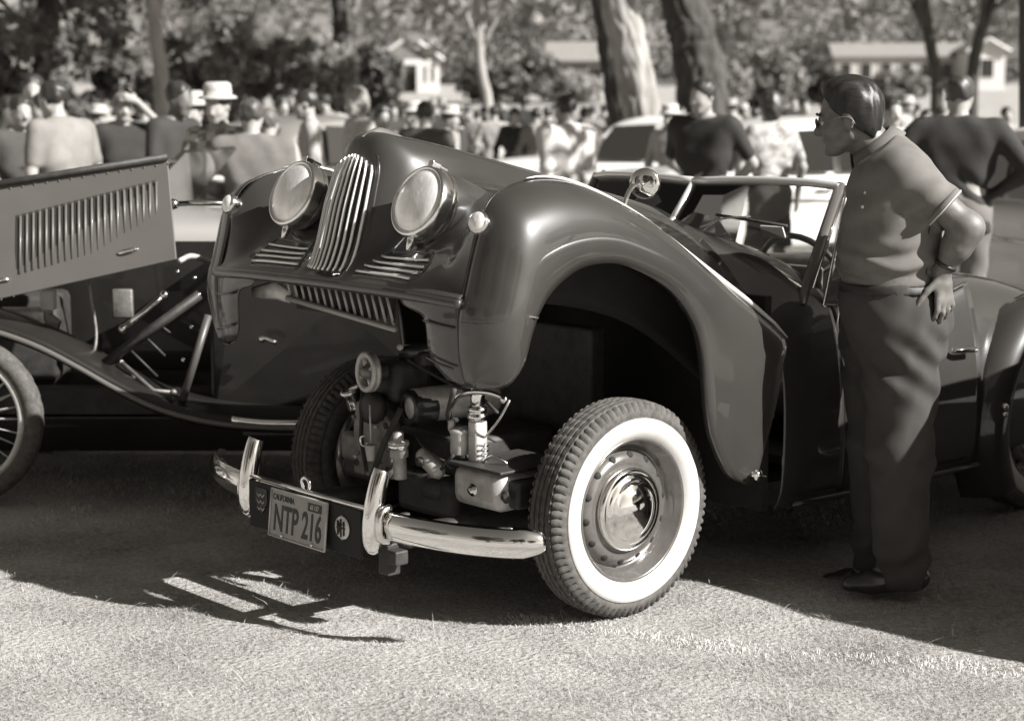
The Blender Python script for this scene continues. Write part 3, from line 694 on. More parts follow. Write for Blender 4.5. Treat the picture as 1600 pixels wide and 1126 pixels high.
for k in range(5):
    a = np.array([_rg.uniform(.12, .36), _rg.uniform(-.26, .30), _rg.uniform(.44, .62)]); b = a + np.array([_rg.uniform(-.12, .1), _rg.uniform(-.2, .2), _rg.uniform(-.10, .14)]); m_ = (a + b) / 2 + np.array([.03, 0, _rg.uniform(-.04, .09)])
    MB().tube(cr([a, m_, b], 12), _rg.choice([.003, .004, .006, .009]), 6).build(_rg.choice(['wire', 'hose', 'pipe']), _rg.choice([M_RUBBER, M_BLACK, M_DARK, M_ALU_D]), eng)
for k in range(14):
    MB().lathe([(.0075, -.004), (.0075, .004), (.004, .007), (.0005, .0075)], (.372 if k < 12 else .325, _rg.uniform(-.26, -.05) if k < 12 else _rg.uniform(-.2, .2), _rg.uniform(.38, .60) if k < 12 else _rg.uniform(.34, .52)), (1, 0, 0), 6).build('bolt', _rg.choice([M_ALU, M_ALU_D, M_CHROME_W]), eng)
MB().ball((.315,-.075,.800), .011).build('coil_terminal', M_WHITE, eng)
# chassis, radiator, bulkhead
ch = MB()
for sgn in (1, -1):
    ch.tube([(.64,.30*sgn,.29),(.30,.30*sgn,.27),(-.6,.30*sgn,.27),(-1.2,.40*sgn,.27)], .036, 10)
    ch.tube([(.05,.28*sgn,.30),(0,.56*sgn,.31)], .022, 8).tube([(-.2,.28*sgn,.28),(-.02,.56*sgn,.26)], .018, 8)
ch.tube([(.60,-.34,.29),(.60,.34,.29)], .038, 10).tube([(.0,-.55,.34),(.0,.55,.34)], .03, 10)
ch.build('chassis', M_DARK, car)
MB().box((.655,.30,.225), (.05,.05,.10)).box((.66,.345,.238), (.05,.05,.045)).build('jacking_bracket', M_DARK, car, smooth=False, bevel=.006)
MB().box((-.24, 0, .62), (.07, .56, .46)).build('radiator', M_DARK, car, smooth=False, bevel=.01)
MB().box((-.63, 0, .60), (.03, 1.36, .72)).build('bulkhead', M_PAINT_IN, car, smooth=False)
MB().box((-.1,0,.215),(1.0,.50,.012)).build('under_tray', M_DARK, car, smooth=False)

# ------------------------------------------------------------------ body behind the front
def body_sec(u, top, sh, side, sill=.235):
    """half section: (v, w) from the centre line to the sill"""
    return [(u, v, w) for v, w in top + sh + side + [(side[-1][0] - .03, sill)]]
cowl = [body_sec(-.668, [(0,1.228),(.15,1.205),(.30,1.142),(.44,1.052),(.56,.925)], [(.655,.835),(.70,.76)], [(.722,.62),(.725,.45),(.715,.30)]),
        body_sec(-.75, [(0,1.200),(.15,1.182),(.30,1.128),(.44,1.060),(.56,.965)], [(.645,.880),(.695,.78)], [(.725,.63),(.73,.45),(.72,.30)]),
        body_sec(-.86, [(0,1.152),(.15,1.140),(.30,1.103),(.44,1.056),(.56,.995)], [(.640,.925),(.690,.82)], [(.727,.64),(.735,.45),(.725,.30)]),
        body_sec(-.97, [(0,1.115),(.15,1.106),(.30,1.082),(.44,1.045),(.56,.990)], [(.645,.930),(.695,.825)], [(.730,.64),(.738,.45),(.728,.30)])]
cg = surf(cowl, 18, 40); cfull = np.concatenate([cg[:, :0:-1] * np.array([1, -1, 1]), cg], axis=1)
MB().grid(cfull).build('scuttle', M_PAINT, car, solid=.004)
for sgn in (1, -1):
    dc = []
    for u, dz in ((-.972, 0), (-1.25, -.04), (-1.55, -.03), (-1.78, .02)):
        dc.append([(u, v * sgn, w) for v, w in ((.615,.855+dz),(.640,.900+dz),(.668,.895+dz),(.700,.80+dz*.5),(.732,.64),(.740,.45),(.730,.30),(.70,.235))])
    d = MB().grid(surf(dc, 20, 26), flip=(sgn < 0)).build('door', M_PAINT, car, solid=.004)
    MB().tube(cr([(-.972,.652*sgn,.905),(-1.25,.652*sgn,.866),(-1.55,.652*sgn,.876),(-1.78,.655*sgn,.925)], 20), .010, 8).build('door_capping', M_CHROME_W, d)
    MB().tube(cr([(-1.58,.745*sgn,.70),(-1.62,.765*sgn,.70),(-1.70,.762*sgn,.695)], 8), .010, 8).build('handle', M_CHROME, d)
    MB().tube(cr([(-.70,.742*sgn,.262),(-1.2,.752*sgn,.258),(-1.75,.752*sgn,.258)], 10), .012, 8).build('sill_strip', M_BLACK, car)
tail = []
for u, t, s_ in ((-1.782,.945,1.0),(-2.0,.945,1.0),(-2.4,.905,.96),(-2.8,.80,.86),(-3.05,.66,.72),(-3.16,.50,.55)):
    tail.append([(u, v * s_, w) for v, w in ((0,t),(.2,t-.006),(.4,t-.03),(.56,t-.085),(.66,t-.19),(.70,t*.62),(.71,.42),(.68,.27))])
tg = surf(tail, 34, 30); MB().grid(np.concatenate([tg[:, :0:-1] * np.array([1, -1, 1]), tg], axis=1)).build('tail', M_PAINT, car, solid=.004)
# rear wings: arched over the rear wheel
for sgn in (1, -1):
    rw = []
    for a in np.linspace(-.55, math.pi + .45, 15):
        r0, r1 = .375, .50
        cu, cw = -2.30 + math.cos(a) * 1.0 * r0, .37 + math.sin(a) * r0
        ou, ow = -2.30 + math.cos(a) * (r1 + .10 * max(0, -math.cos(a))), .37 + math.sin(a) * r1
        rw.append([(cu, .745 * sgn, cw), (cu + (ou - cu) * .15, .785 * sgn, cw + (ow - cw) * .25), (cu + (ou - cu) * .6, .775 * sgn, cw + (ow - cw) * .7), (ou, .715 * sgn, ow), (ou + math.cos(a) * .03, .62 * sgn, ow - .01)])
    MB().grid(surf(rw, 44, 16), flip=(sgn > 0)).build('rear_wing', M_PAINT, car, solid=.004)
    MB().ball((-1.86,.79*sgn,.47), .014).ball((-1.86,.79*sgn,.44), .012).build('wing_stud', M_CHROME, car)
# cockpit
MB().box((-1.38, 0, .34), (.85, 1.28, .03)).build('floor_pan', M_PAINT_IN, car, smooth=False)
sb = surf([[(-1.62,-.58,.48),(-1.62,0,.48),(-1.62,.58,.48)],[(-1.70,-.58,.80),(-1.71,0,.80),(-1.70,.58,.80)],[(-1.76,-.56,.97),(-1.77,0,.98),(-1.76,.56,.97)],[(-1.82,-.56,.95),(-1.83,0,.95),(-1.82,.56,.95)]], 14, 14)
MB().grid(sb).build('seat_back', M_LEATHER, car, solid=.03)
MB().box((-1.40,0,.50), (.46,1.12,.14)).build('seat_cushion', M_LEATHER, car, bevel=.04)
dash = MB().box((-1.00,0,.93), (.03,1.20,.20)).build('dashboard', mat('dash_wood', .16, rough=.3, var=.3, vscale=6, stretch=(1,.2,4)), car, smooth=False, bevel=.01)
stw = bpy.data.objects.new('steering_wheel', None); COL.objects.link(stw); stw.parent = car
sa = np.array([-.92, 0, .38]); sx, sy, sz = frame_of(sa); sc_ = np.array([-1.24,.33,.93])
MB().tube([sc_ + .20 * (sx * math.cos(q) + sy * math.sin(q)) for q in np.linspace(0, 2 * math.pi, 33)], .012, 8).build('wheel_ring', M_BLACK, stw)
for k in range(3):
    q = k * 2.094 + .5; MB().tube([sc_, sc_ + .2 * (sx * math.cos(q) + sy * math.sin(q))], .007, 6).build('wheel_spoke', M_CHROME_W, stw)
MB().tube([sc_, sc_ - sa * .3], .016, 8).build('steering_column', M_BLACK, stw)
# windscreen: two flat panes in a frame with a centre bar
ws = bpy.data.objects.new('windscreen', None); COL.objects.link(ws); ws.parent = car
W_CB, W_CT = np.array([-.872,0,1.150]), np.array([-1.000,0,1.306])
for sgn in (1, -1):
    B, Tt = np.array([-.885,.625*sgn,.965]), np.array([-1.085,.602*sgn,1.302])
    mid_b = np.array([-.868,.32*sgn,1.098])
    Tc = np.array([-1.075,.56*sgn,1.312])
    MB().tube(cr([W_CT, np.array([-1.02,.25*sgn,1.316]), np.array([-1.055,.48*sgn,1.314]), Tt + np.array([.004,-.02*sgn,.004]), Tt], 16), .0165, 8, squash=(1.0,.9)).build('frame_top', M_BRIGHT, ws)
    MB().tube([Tt + np.array([-.004,0,.012]), B, B + np.array([.035,.012*sgn,-.05])], [.017,.019,.017], 8, squash=(1.2,.7)).build('frame_post', mat('post_paint', .10, rough=.3, coat=1.0), ws)
    MB().tube([Tt + np.array([-.022,.010*sgn,.004]), B + np.array([-.022,.014*sgn,.0])], .006, 6).build('post_edge', M_CHROME, ws)
    MB().tube([W_CB, mid_b + np.array([0,0,.0]), B], .010, 8).build('frame_bottom', M_CHROME_W, ws)
    n_ = np.cross(Tt - B, W_CT - B); n_ /= np.linalg.norm(n_)
    MB().prism([W_CB, mid_b, B, Tt, np.array([-1.055,.48*sgn,1.312]), np.array([-1.02,.25*sgn,1.314]), W_CT], n_ * .004).build('pane', M_GLASS, ws, smooth=False)
    # fixed quarter light behind the screen post
    q = [np.array([-.94,.660*sgn,.905]), np.array([-1.10,.625*sgn,1.300]), np.array([-1.155,.632*sgn,1.325]), np.array([-1.145,.665*sgn,.890])]
    MB().tube(q + [q[0]], .006, 6).build('quarter_frame', M_CHROME, ws)
    MB().prism(q, (0, .003 * sgn, 0)).build('quarter_pane', M_GLASS, ws, smooth=False)
MB().tube([W_CB, W_CT], .0125, 8).build('centre_bar', M_BRIGHT, ws)
wip = bpy.data.objects.new('wiper', None); COL.objects.link(wip); wip.parent = car
MB().tube(cr([(-.84,.18,1.150),(-.868,.26,1.185),(-.900,.36,1.195)], 8), .004, 6).build('wiper_arm', M_CHROME_W, wip)
MB().tube([(-.902,.20,1.195),(-.908,.52,1.170)], .006, 6).build('wiper_blade', M_RUBBER, wip)
MB().box((-.93,.44,1.145), (.006,.10,.045), [(.9,0,-.43),(0,1,0),(.43,0,.9)]).build('windscreen_card', M_WHITE, car, smooth=False)
# ------------------------------------------------------------------ people: bodies grown as one surface from a distance field
class Field:
    def __init__(s, lo, hi, h):
        s.lo = np.array(lo, np.float32); s.h = h; s.n = np.ceil((np.array(hi) - s.lo) / h).astype(int) + 1
    def new(s): return np.full(tuple(s.n), 1.0, np.float32)
    def region(s, a, b, r):
        lo = np.minimum(a, b) - r; hi = np.maximum(a, b) + r
        i0 = np.clip(np.floor((lo - s.lo) / s.h).astype(int), 0, s.n); i1 = np.clip(np.ceil((hi - s.lo) / s.h).astype(int) + 1, 0, s.n)
        sl = tuple(slice(p, q) for p, q in zip(i0, i1))
        ax = [s.lo[k] + s.h * np.arange(i0[k], i1[k], dtype=np.float32) for k in range(3)]
        return sl, np.meshgrid(*ax, indexing='ij', sparse=True)
    def cone(s, D, a, b, ra, rb, k=.02, sq=None):
        """tapered capsule added with a smooth union; sq=(normal, factor): flattened along normal by factor"""
        a = np.asarray(a, np.float32); b = np.asarray(b, np.float32)
        R = max(ra, rb) + k + 3 * s.h
        sl, (x, y, z) = s.region(a, b, R)
        if 0 in D[sl].shape: return
        ab = b - a; L = float(ab @ ab) + 1e-9
        px, py, pz = x - a[0], y - a[1], z - a[2]
        t = np.clip((px * ab[0] + py * ab[1] + pz * ab[2]) / L, 0, 1)
        qx, qy, qz = px - t * ab[0], py - t * ab[1], pz - t * ab[2]
        if sq is not None:
            n = np.asarray(sq[0], np.float32); n = n / np.linalg.norm(n); dn = qx * n[0] + qy * n[1] + qz * n[2]
            g = sq[1] - 1.0
            qx, qy, qz = qx + n[0] * dn * g, qy + n[1] * dn * g, qz + n[2] * dn * g
        d = np.sqrt(qx * qx + qy * qy + qz * qz) - (ra + t * (rb - ra))
        if sq is not None and sq[1] > 1: d = d / (0.5 + 0.5 * sq[1])
        s.join(D, sl, d.astype(np.float32), k)
    def ell(s, D, c, r, k=.02, rot=None):
        c = np.asarray(c, np.float32); r = np.asarray(r, np.float32)
        sl, (x, y, z) = s.region(c, c, float(r.max()) + k + 3 * s.h)
        if 0 in D[sl].shape: return
        px, py, pz = x - c[0], y - c[1], z - c[2]
        if rot is not None:
            px, py, pz = (px * rot[i][0] + py * rot[i][1] + pz * rot[i][2] for i in range(3))
        q = np.sqrt((px / r[0]) ** 2 + (py / r[1]) ** 2 + (pz / r[2]) ** 2)
        s.join(D, sl, ((q - 1) * float(r.min())).astype(np.float32), k)
    @staticmethod
    def join(D, sl, d, k):
        o = D[sl]; h = np.clip(.5 + .5 * (o - d) / max(k, 1e-5), 0, 1)
        D[sl] = o + (d - o) * h - k * h * (1 - h)
    def coords(s):
        return np.meshgrid(*[s.lo[k] + s.h * np.arange(s.n[k], dtype=np.float32) for k in range(3)], indexing='ij', sparse=True)
    def mesh(s, D):
        S = D < 0
        c8 = [(i, j, k) for i in (0, 1) for j in (0, 1) for k in (0, 1)]
        n = np.array(D.shape) - 1
        cnt = np.zeros(tuple(n), np.int8)
        for i, j, k in c8: cnt += S[i:i + n[0], j:j + n[1], k:k + n[2]]
        cell = np.argwhere((cnt > 0) & (cnt < 8))
        if len(cell) == 0: return np.zeros((0, 3)), np.zeros((0, 4), int)
        idx = np.full(tuple(n), -1, np.int32); idx[tuple(cell.T)] = np.arange(len(cell))
        acc = np.zeros((len(cell), 3), np.float64); num = np.zeros(len(cell))
        vals = {c: D[cell[:, 0] + c[0], cell[:, 1] + c[1], cell[:, 2] + c[2]] for c in c8}
        for ca in c8:
            for ax in range(3):
                if ca[ax]: continue
                cb = list(ca); cb[ax] = 1; cb = tuple(cb)
                a, b = vals[ca], vals[cb]; m = (a < 0) != (b < 0)
                t = np.where(m, a / np.where(m, a - b, 1), 0)
                p = np.array(ca, float)[None, :] + np.zeros((len(cell), 1)); p[:, ax] += t
                acc += p * m[:, None]; num += m
        V = s.lo + s.h * (cell + acc / num[:, None])
        Q = []
        for ax in range(3):
            o1, o2 = [(1, 2), (2, 0), (0, 1)][ax]
            A = [slice(None)] * 3; B = [slice(None)] * 3; A[ax] = slice(0, -1); B[ax] = slice(1, None)
            sa, sb = S[tuple(A)], S[tuple(B)]
            e = np.argwhere(sa != sb)
            ok = (e[:, o1] > 0) & (e[:, o2] > 0) & (e[:, o1] < n[o1]) & (e[:, o2] < n[o2]) & (e[:, ax] < n[ax]); e = e[ok]
            def ci(d1, d2):
                q = e.copy(); q[:, o1] += d1; q[:, o2] += d2; return idx[tuple(q.T)]
            f = np.stack([ci(-1, -1), ci(0, -1), ci(0, 0), ci(-1, 0)], 1)
            fl = ~sa[tuple(e.T)]
            f[fl] = f[fl][:, ::-1]
            Q.append(f)
        F = np.concatenate(Q)
        return V, F[(F >= 0).all(1)]
    def obj(s, D, name, m, parent):
        V, F = s.mesh(D)
        if len(F) == 0: return None
        return fast_mesh(name, V, F, m, parent, smooth=True)

def hand(F, D, w, d, palm_n, size=1.0, curl=.35, spread=.0, side=1, k=.006, thumb=1.0):
    """palm, four fingers, thumb. w wrist, d direction of the fingers, palm_n palm normal, side: which edge the thumb leaves"""
    w = np.asarray(w, float); d = np.asarray(d, float); d = d / np.linalg.norm(d); n = np.asarray(palm_n, float); n = n - d * (n @ d); n /= np.linalg.norm(n)
    x = np.cross(d, n) * side
    S = size
    F.cone(D, w, w + d * .035 * S, .026 * S, .030 * S, .015, (n, 1.35))
    F.cone(D, w + d * .04 * S - x * .012 * S, w + d * .085 * S - x * .014 * S, .024 * S, .022 * S, .010, (n, 1.7))
    F.cone(D, w + d * .04 * S + x * .014 * S, w + d * .085 * S + x * .016 * S, .024 * S, .022 * S, .010, (n, 1.7))
    for i, (off, L) in enumerate(((.030, .072), (.010, .082), (-.010, .076), (-.029, .060))):
        p = w + d * (.090 - .006 * abs(i - 1)) * S + x * off * S; dirv = d + x * (off * spread * 12)
        c = curl * (.85 + .1 * i)
        for seg, (fr, rr) in enumerate(((.45, .0098), (.30, .0088), (.25, .0078))):
            dirv = dirv / np.linalg.norm(dirv); q = p + dirv * L * fr * S
            F.cone(D, p, q, rr * S, rr * .93 * S, k); p = q
            dirv = dirv * math.cos(c) + n * math.sin(c)
    tp = w + d * .028 * S + x * .026 * S; td = d * .62 + x * .70 + n * .35
    for L, rr in ((.042, .0125), (.032, .0108), (.026, .0092)):
        td = td / np.linalg.norm(td); q = tp + td * L * S * thumb; F.cone(D, tp, q, rr * S, rr * .9 * S, k); tp = q; td = td + d * .35 + n * .15

def head(F, D, c, fdir, updir, S=1.0, k=.012, fine=False):
    """cranium, jaw, nose, brow, ears. c = centre of the head, fdir where the face looks"""
    c = np.asarray(c, float); f = np.asarray(fdir, float); f /= np.linalg.norm(f); u = np.asarray(updir, float); u = u - f * (u @ f); u /= np.linalg.norm(u); r = np.cross(f, u)
    P = lambda a, b, e: c + (r * a + f * b + u * e) * S
    R = np.array([r, f, u])
    F.ell(D, P(0, -.012, .035), np.array([.076, .098, .088]) * S, k, R)
    F.ell(D, P(0, .030, -.020), np.array([.062, .070, .085]) * S, .02, R)
    F.cone(D, P(0, .062, -.088), P(0, .050, -.075), .030 * S, .034 * S, .02)
    for s in (-1, 1):
        F.cone(D, P(.050 * s, -.004, -.055), P(.022 * s, .066, -.090), .022 * S, .020 * S, .02)
        F.cone(D, P(.035 * s, .072, .012), P(.012 * s, .086, .014), .012 * S, .013 * S, .012)     # brow
        F.ell(D, P(.077 * s, -.008, -.008), np.array([.008, .020, .033]) * S, .005, R)             # ear
        F.cone(D, P(.042 * s, .062, -.030), P(.036 * s, .066, -.034), .022 * S, .020 * S, .015)     # cheek
    F.cone(D, P(0, .094, .008), P(0, .114, -.030), .0095 * S, .0135 * S, .009)                       # nose
    F.cone(D, P(-.010, .102, -.034), P(.010, .102, -.034), .010 * S, .010 * S, .008)
    if fine:
        F.cone(D, P(-.018, .089, -.058), P(.018, .089, -.058), .0085 * S, .0085 * S, .006)
        F.cone(D, P(-.015, .087, -.069), P(.015, .087, -.069), .0085 * S, .0085 * S, .006)
        F.cone(D, P(-.008, .082, -.098), P(.008, .082, -.098), .015 * S, .015 * S, .012)
    return P, R

SKIN = {}
def skin(v): return mat('skin_%02d' % int(v * 100), v, rough=.5, var=.08, vscale=30, bump=.12, bscale=120)
def cloth(v, kind='plain'):
    v = v if v < .12 else .12 + (v - .12) * .48
    if kind == 'check':
        key = 'cloth_check_%02d' % int(v * 100)
        if key in MATS: return MATS[key]
        m = bpy.data.materials.new(key); m.use_nodes = True; nt = m.node_tree; b = nt.nodes['Principled BSDF']; b.inputs['Roughness'].default_value = .85
        tc = nt.nodes.new('ShaderNodeTexCoord'); ck = nt.nodes.new('ShaderNodeTexChecker'); ck.inputs['Scale'].default_value = 15
        ck.inputs[1].default_value = G(v); ck.inputs[2].default_value = G(min(.85, v * 2.6)); nt.links.new(tc.outputs['Object'], ck.inputs[0]); nt.links.new(ck.outputs[0], b.inputs['Base Color'])
        MATS[key] = m; return m
    if kind == 'print': return mat('cloth_print_%02d' % int(v * 100), v * .55, rough=.85, val2=min(.85, v * 1.3), vscale=16, detail=2)
    return mat('cloth_%03d' % int(v * 1000), v, rough=.85, var=.14, vscale=6, bump=.4, bscale=18, detail=3)

def make_person(name, label, height, loc, yaw, pose='down', shirt=.5, trousers=.1, hair=.03, hat=None, sk=.30, build=1.0, sleeve='short', shirt_kind='plain', female=False, skirt=False, lean=0.0, headturn=0.0, h=.018, group=None, hem=.93):
    """stands at loc facing local +y turned by yaw; joints for a 1.75 m figure scaled to height"""
    t = thing(name, label, 'person', loc, yaw, group); s = height / 1.75
    F = Field((-.55, -.45, -.01), (.55, .55, 1.90), h)
    B = F.new(); TOR = F.new(); SL = F.new(); TR = F.new(); SH = F.new()
    W = build; A = lambda *p: np.array(p, float)
    hipw = .095 * W; shw = (.175 if female else .198) * W
    fx = (1, 0, 0); fy = (0, 1, 0)
    cz = math.sin(lean)
    def L(p):                                        # lean the upper body forward from the hips
        p = np.array(p, float); d = max(0, p[2] - .95); return A(p[0], p[1] + d * math.sin(lean), .95 + (p[2] - .95) if p[2] < .95 else .95 + d * math.cos(lean))
    neck = L((0, -.005, 1.47)); hc = L((0, .030, 1.625)); sh = {sg: L((shw * sg, -.010, 1.425)) for sg in (-1, 1)}
    # legs
    for sg in (-1, 1):
        hp, kn, an = A(hipw * sg, 0, .92), A(.105 * sg * W, .02 * (1 if sg > 0 else .5), .50), A(.11 * sg * W, -.01 if sg > 0 else .02, .09)
        for D, e in ((B, 0), (TR, .016)):
            F.cone(D, hp, kn, .085 * W + e, .058 + e, .03); F.cone(D, kn, an, .057 + e * 1.1, .042 + e * 1.5, .02)
        F.cone(SH, an + A(0, -.035, -.045), an + A(.018 * sg, .135, -.055), .040, .036, .02, ((0, 0, 1), 1.05)); F.cone(SH, an + A(0, -.02, .02), an + A(0, -.01, -.03), .044, .046, .02)
        F.cone(B, an, an + A(.015 * sg, .11, -.055), .036, .030, .02)
    for D, e in ((B, 0), (TR, .014)):
        F.cone(D, (-.055 * W, -.01, .95), (.055 * W, -.01, .95), .105 * W + e, .105 * W + e, .05, (fy, 1.12)); F.cone(D, (-.05 * W, 0, 1.04), (.05 * W, 0, 1.04), .098 * W + e, .098 * W + e, .05, (fy, 1.2))
    if skirt:
        F.cone(TR, (0, 0, .98), (0, .02, .50), .15 * W, .215 * W, .03, (fy, 1.25))
    # torso
    if hem < .9: F.cone(TOR, (-.065 * W, -.005, hem + .02), (.065 * W, -.005, hem + .02), .125 * W, .125 * W, .05, (fy, 1.12)); F.cone(TOR, (-.06 * W, -.005, .93), (.06 * W, -.005, .93), .122 * W, .122 * W, .05, (fy, 1.12))
    for D, e in ((B, 0), (TOR, .016)):
        F.cone(D, L((-.05 * W, .005, 1.02)), L((.05 * W, .005, 1.02)), .100 * W + e, .100 * W + e, .05, (fy, 1.15))
        F.cone(D, L((-.075 * W, .005, 1.20)), L((.075 * W, .005, 1.20)), .105 * W + e, .105 * W + e, .06, (fy, 1.15))
        F.cone(D, L((-.105 * W, -.005, 1.34)), L((.105 * W, -.005, 1.34)), .098 * W + e, .098 * W + e, .06, (fy, 1.15))
        F.cone(D, sh[-1] + A(.04, 0, 0), sh[1] - A(.04, 0, 0), .060 + e, .060 + e, .05); F.cone(D, L((-.06, -.01, 1.46)), L((.06, -.01, 1.46)), .052 + e, .052 + e, .04)
        if female:
            F.ell(D, L((0, .070, 1.28)), (.125, .065, .075), .06)
    F.cone(B, neck - A(0, .005, .03), hc + A(0, -.03, -.05), .056, .052, .03)
    fd = A(math.sin(headturn), math.cos(headturn), -.12 - lean * .6)
    P, R = head(F, B, hc, fd, (0, 0, 1), 1.0, k=.02)
    # arms
    poses = {'down': (A(.29, -.02, 1.14), A(.30, .07, .90), A(0, .1, -1)),
             'hips': (A(.42, -.09, 1.19), A(.215, .03, 1.03), A(-.6, .3, -.7)),
             'camera': (A(.30, .16, 1.24), A(.09, .20, 1.55), A(-.4, .3, .8)),
             'front': (A(.28, .05, 1.13), A(.10, .30, 1.15), A(-.7, .6, .1)),
             'brow': (A(.40, .12, 1.38), A(.10, .15, 1.68), A(-.8, .3, .3)),
             'back': (A(.32, -.14, 1.16), A(.14, -.24, 1.00), A(-.9, -.1, -.2)),
             'crossed': (A(.29, .06, 1.17), A(.0, .22, 1.20), A(-1, .2, .1))}
    pl, pr = pose if isinstance(pose, tuple) else (pose, pose)
    for sg, pn in ((-1, pl), (1, pr)):
        el, wr, hd = poses[pn]; mv = A(sg, 1, 1); el, wr, hd = L(el * mv), L(wr * mv), hd * mv
        F.cone(B, sh[sg], el, .050 * W, .040, .03); F.cone(B, el, wr, .042, .027, .02)
        hand(F, B, wr, hd, A(-sg, .2, .1) if pn == 'down' else A(0, -1, 0) if pn in ('camera', 'brow') else A(-sg * .3, .2, -1), 1.0, .35, side=sg, k=.012)
        if sleeve == 'none': continue
        end = sh[sg] + (el - sh[sg]) * (.72 if sleeve == 'short' else 1.0)
        F.cone(SL, sh[sg], end, .064 * W, .056 if sleeve == 'short' else .054, .03)
        if sleeve == 'long': F.cone(SL, el, el + (wr - el) * .92, .054, .040, .02)
    x, y, z = F.coords()
    TOR = np.minimum(TOR, 1); hemz = hem
    shirtD = TOR.copy(); F.join(shirtD, (slice(None),) * 3, SL, .03)
    shirtD += (.009 * np.sin(z * 46 + 3 * np.sin(x * 14 + y * 9)) * np.exp(-((z - 1.02) / .14) ** 2) + .003 * np.sin(z * 24 + x * 30 + 2 * np.sin(y * 17))).astype(np.float32)
    shirtD = np.maximum(shirtD, hemz - z); nz = neck[2] + .035
    shirtD = np.maximum(shirtD, z - nz + (y - neck[1]) * .45)
    TR = np.maximum(TR, z - 1.03); TR = np.maximum(TR, .07 - z) if not skirt else np.maximum(TR, .48 - z)
    TR += (.004 * np.sin(z * 30 + x * 25 + np.sin(y * 20))).astype(np.float32)
    SH = np.maximum(SH, .006 - z); B = np.maximum(B, .02 - z)
    F.obj(B, 'body', skin(sk), t)
    F.obj(shirtD, 'shirt' if not female else 'blouse', cloth(shirt, shirt_kind), t)
    F.obj(TR, 'skirt' if skirt else 'trousers', cloth(trousers), t)
    F.obj(SH, 'shoes', mat('shoe_leather', .03, rough=.4), t)
    if hair is not None:
        HD = F.new(); F.ell(HD, P(0, -.020, .045), (.086, .106, .094), .02, R)
        if female: F.ell(HD, P(0, -.045, .0), (.092, .090, .115), .02, R); F.ell(HD, P(0, -.02, .09), (.085, .09, .06), .03, R)
        q = (x - hc[0]) * R[1][0] + (y - hc[1]) * R[1][1] + (z - hc[2]) * R[1][2]; e = (z - hc[2])
        HD = np.maximum(HD, (q - .055) - (e - .02) * .55); HD = np.maximum(HD, (-.075 - e) + np.clip(q + .06, 0, 1) * .7 if not female else -.11 - e)
        HD += (.007 * np.sin(x * 70 + z * 40 + height * 50) * np.sin(y * 60 + z * 30)).astype(np.float32)
        F.obj(HD, 'hair', mat('hair_%02d' % int(hair * 100), hair, rough=.45, var=.35, vscale=60, stretch=(1, 1, .25)), t)
    if hat:
        v = hat; top = P(0, -.010, .075); b = MB()
        b.lathe([(.132, -.014), (.136, -.008), (.115, .006), (.098, .004), (.098, .05), (.092, .085), (.070, .098), (.03, .094), (.0005, .090)], top, (fd[0] * .1, fd[1] * .1 - .05, 1), 28)
        b.build('hat', mat('hat_%02d' % int(v * 100), v, rough=.8, var=.1, vscale=20), t)
    for ch in t.children: ch.scale = (s, s, s)
    return t
# ------------------------------------------------------------------ the man in the polo shirt beside the roadster
MAN_Y = 5.72
man_loc = on_ground(1392, 922); man_loc[2] = 0
man = thing('person', 'man in grey polo shirt and glasses, hand on hip, looking down at the roadster', 'person', tuple(man_loc))
def mp(x, y, dy=0.0):
    """local joint from its place in the photograph; dy = metres behind (+) or before (-) the man's middle plane"""
    p = at(x, y, man_loc[1] + .0 + dy); return np.array([p[0] - man_loc[0], dy, p[2]])
F = Field((-.36, -.36, -.005), (.42, .36, 1.70), .0068)
B = F.new(); TO = F.new(); SL = F.new(); SR = F.new(); TR = F.new(); SH = F.new()
hc = mp(1328, 184, -.01); fdir = np.array([-.90, .36, -.16]); fdir /= np.linalg.norm(fdir); upd = np.array([-.10, 0, 1.0])
neck = mp(1386, 246); shL = mp(1414, 272, -.190); shR = mp(1400, 268, .190)
elL = mp(1512, 356, -.24); wrL = mp(1472, 424, -.20)
elR = mp(1400, 385, .27); wrR = mp(1375, 470, .22)
fy = (0, 1, 0)
for D, e in ((B, 0.0), (TO, .013)):
    F.cone(D, mp(1398, 290, -.10), mp(1398, 290, .10), .122 + e, .128 + e, .05, ((.25, 0, 1), 1.15))
    F.cone(D, mp(1396, 335, -.085), mp(1396, 335, .085), .138 + e, .142 + e, .06)
    F.cone(D, mp(1395, 385, -.07), mp(1395, 385, .07), .143 + e, .148 + e, .06)
    F.cone(D, mp(1393, 420, -.075), mp(1393, 420, .075), .138 + e, .142 + e, .05)
    F.ell(D, mp(1380, 398, 0), (.126, .145, .115), .05)
    F.cone(D, shL + np.array([0, .03, -.005]), shR - np.array([0, .03, .005]), .068 + e, .068 + e, .05)
    F.cone(D, mp(1388, 240, -.03), shL + np.array([0, .05, .0]), .055 + e, .060 + e, .04); F.cone(D, mp(1388, 240, .03), shR - np.array([0, .05, .0]), .055 + e, .060 + e, .04)
    F.cone(D, neck + np.array([.006, -.06, -.02]), neck + np.array([.006, .06, -.02]), .058 + e, .060 + e, .04)
for D, e in ((B, 0.0), (TR, .014)):
    F.cone(D, mp(1388, 450, -.075), mp(1388, 450, .075), .138 + e, .138 + e, .05)
    F.cone(D, mp(1400, 500, -.08), mp(1400, 500, .08), .145 + e, .145 + e, .06)
    for sg, dx in ((-1, 6), (1, -26)):
        hp, kn, an = mp(1402 + dx, 530, .092 * sg), mp(1400 + dx, 705, .11 * sg), mp(1402 + dx, 888, .12 * sg)
        F.cone(D, hp, kn, .118 + e, .083 + e * 1.2, .05); F.cone(D, kn, an, .080 + e * 1.3, .052 + e * 2.4, .04)
    F.ell(D, mp(1438, 500, -.04), (.080, .10, .11), .06)
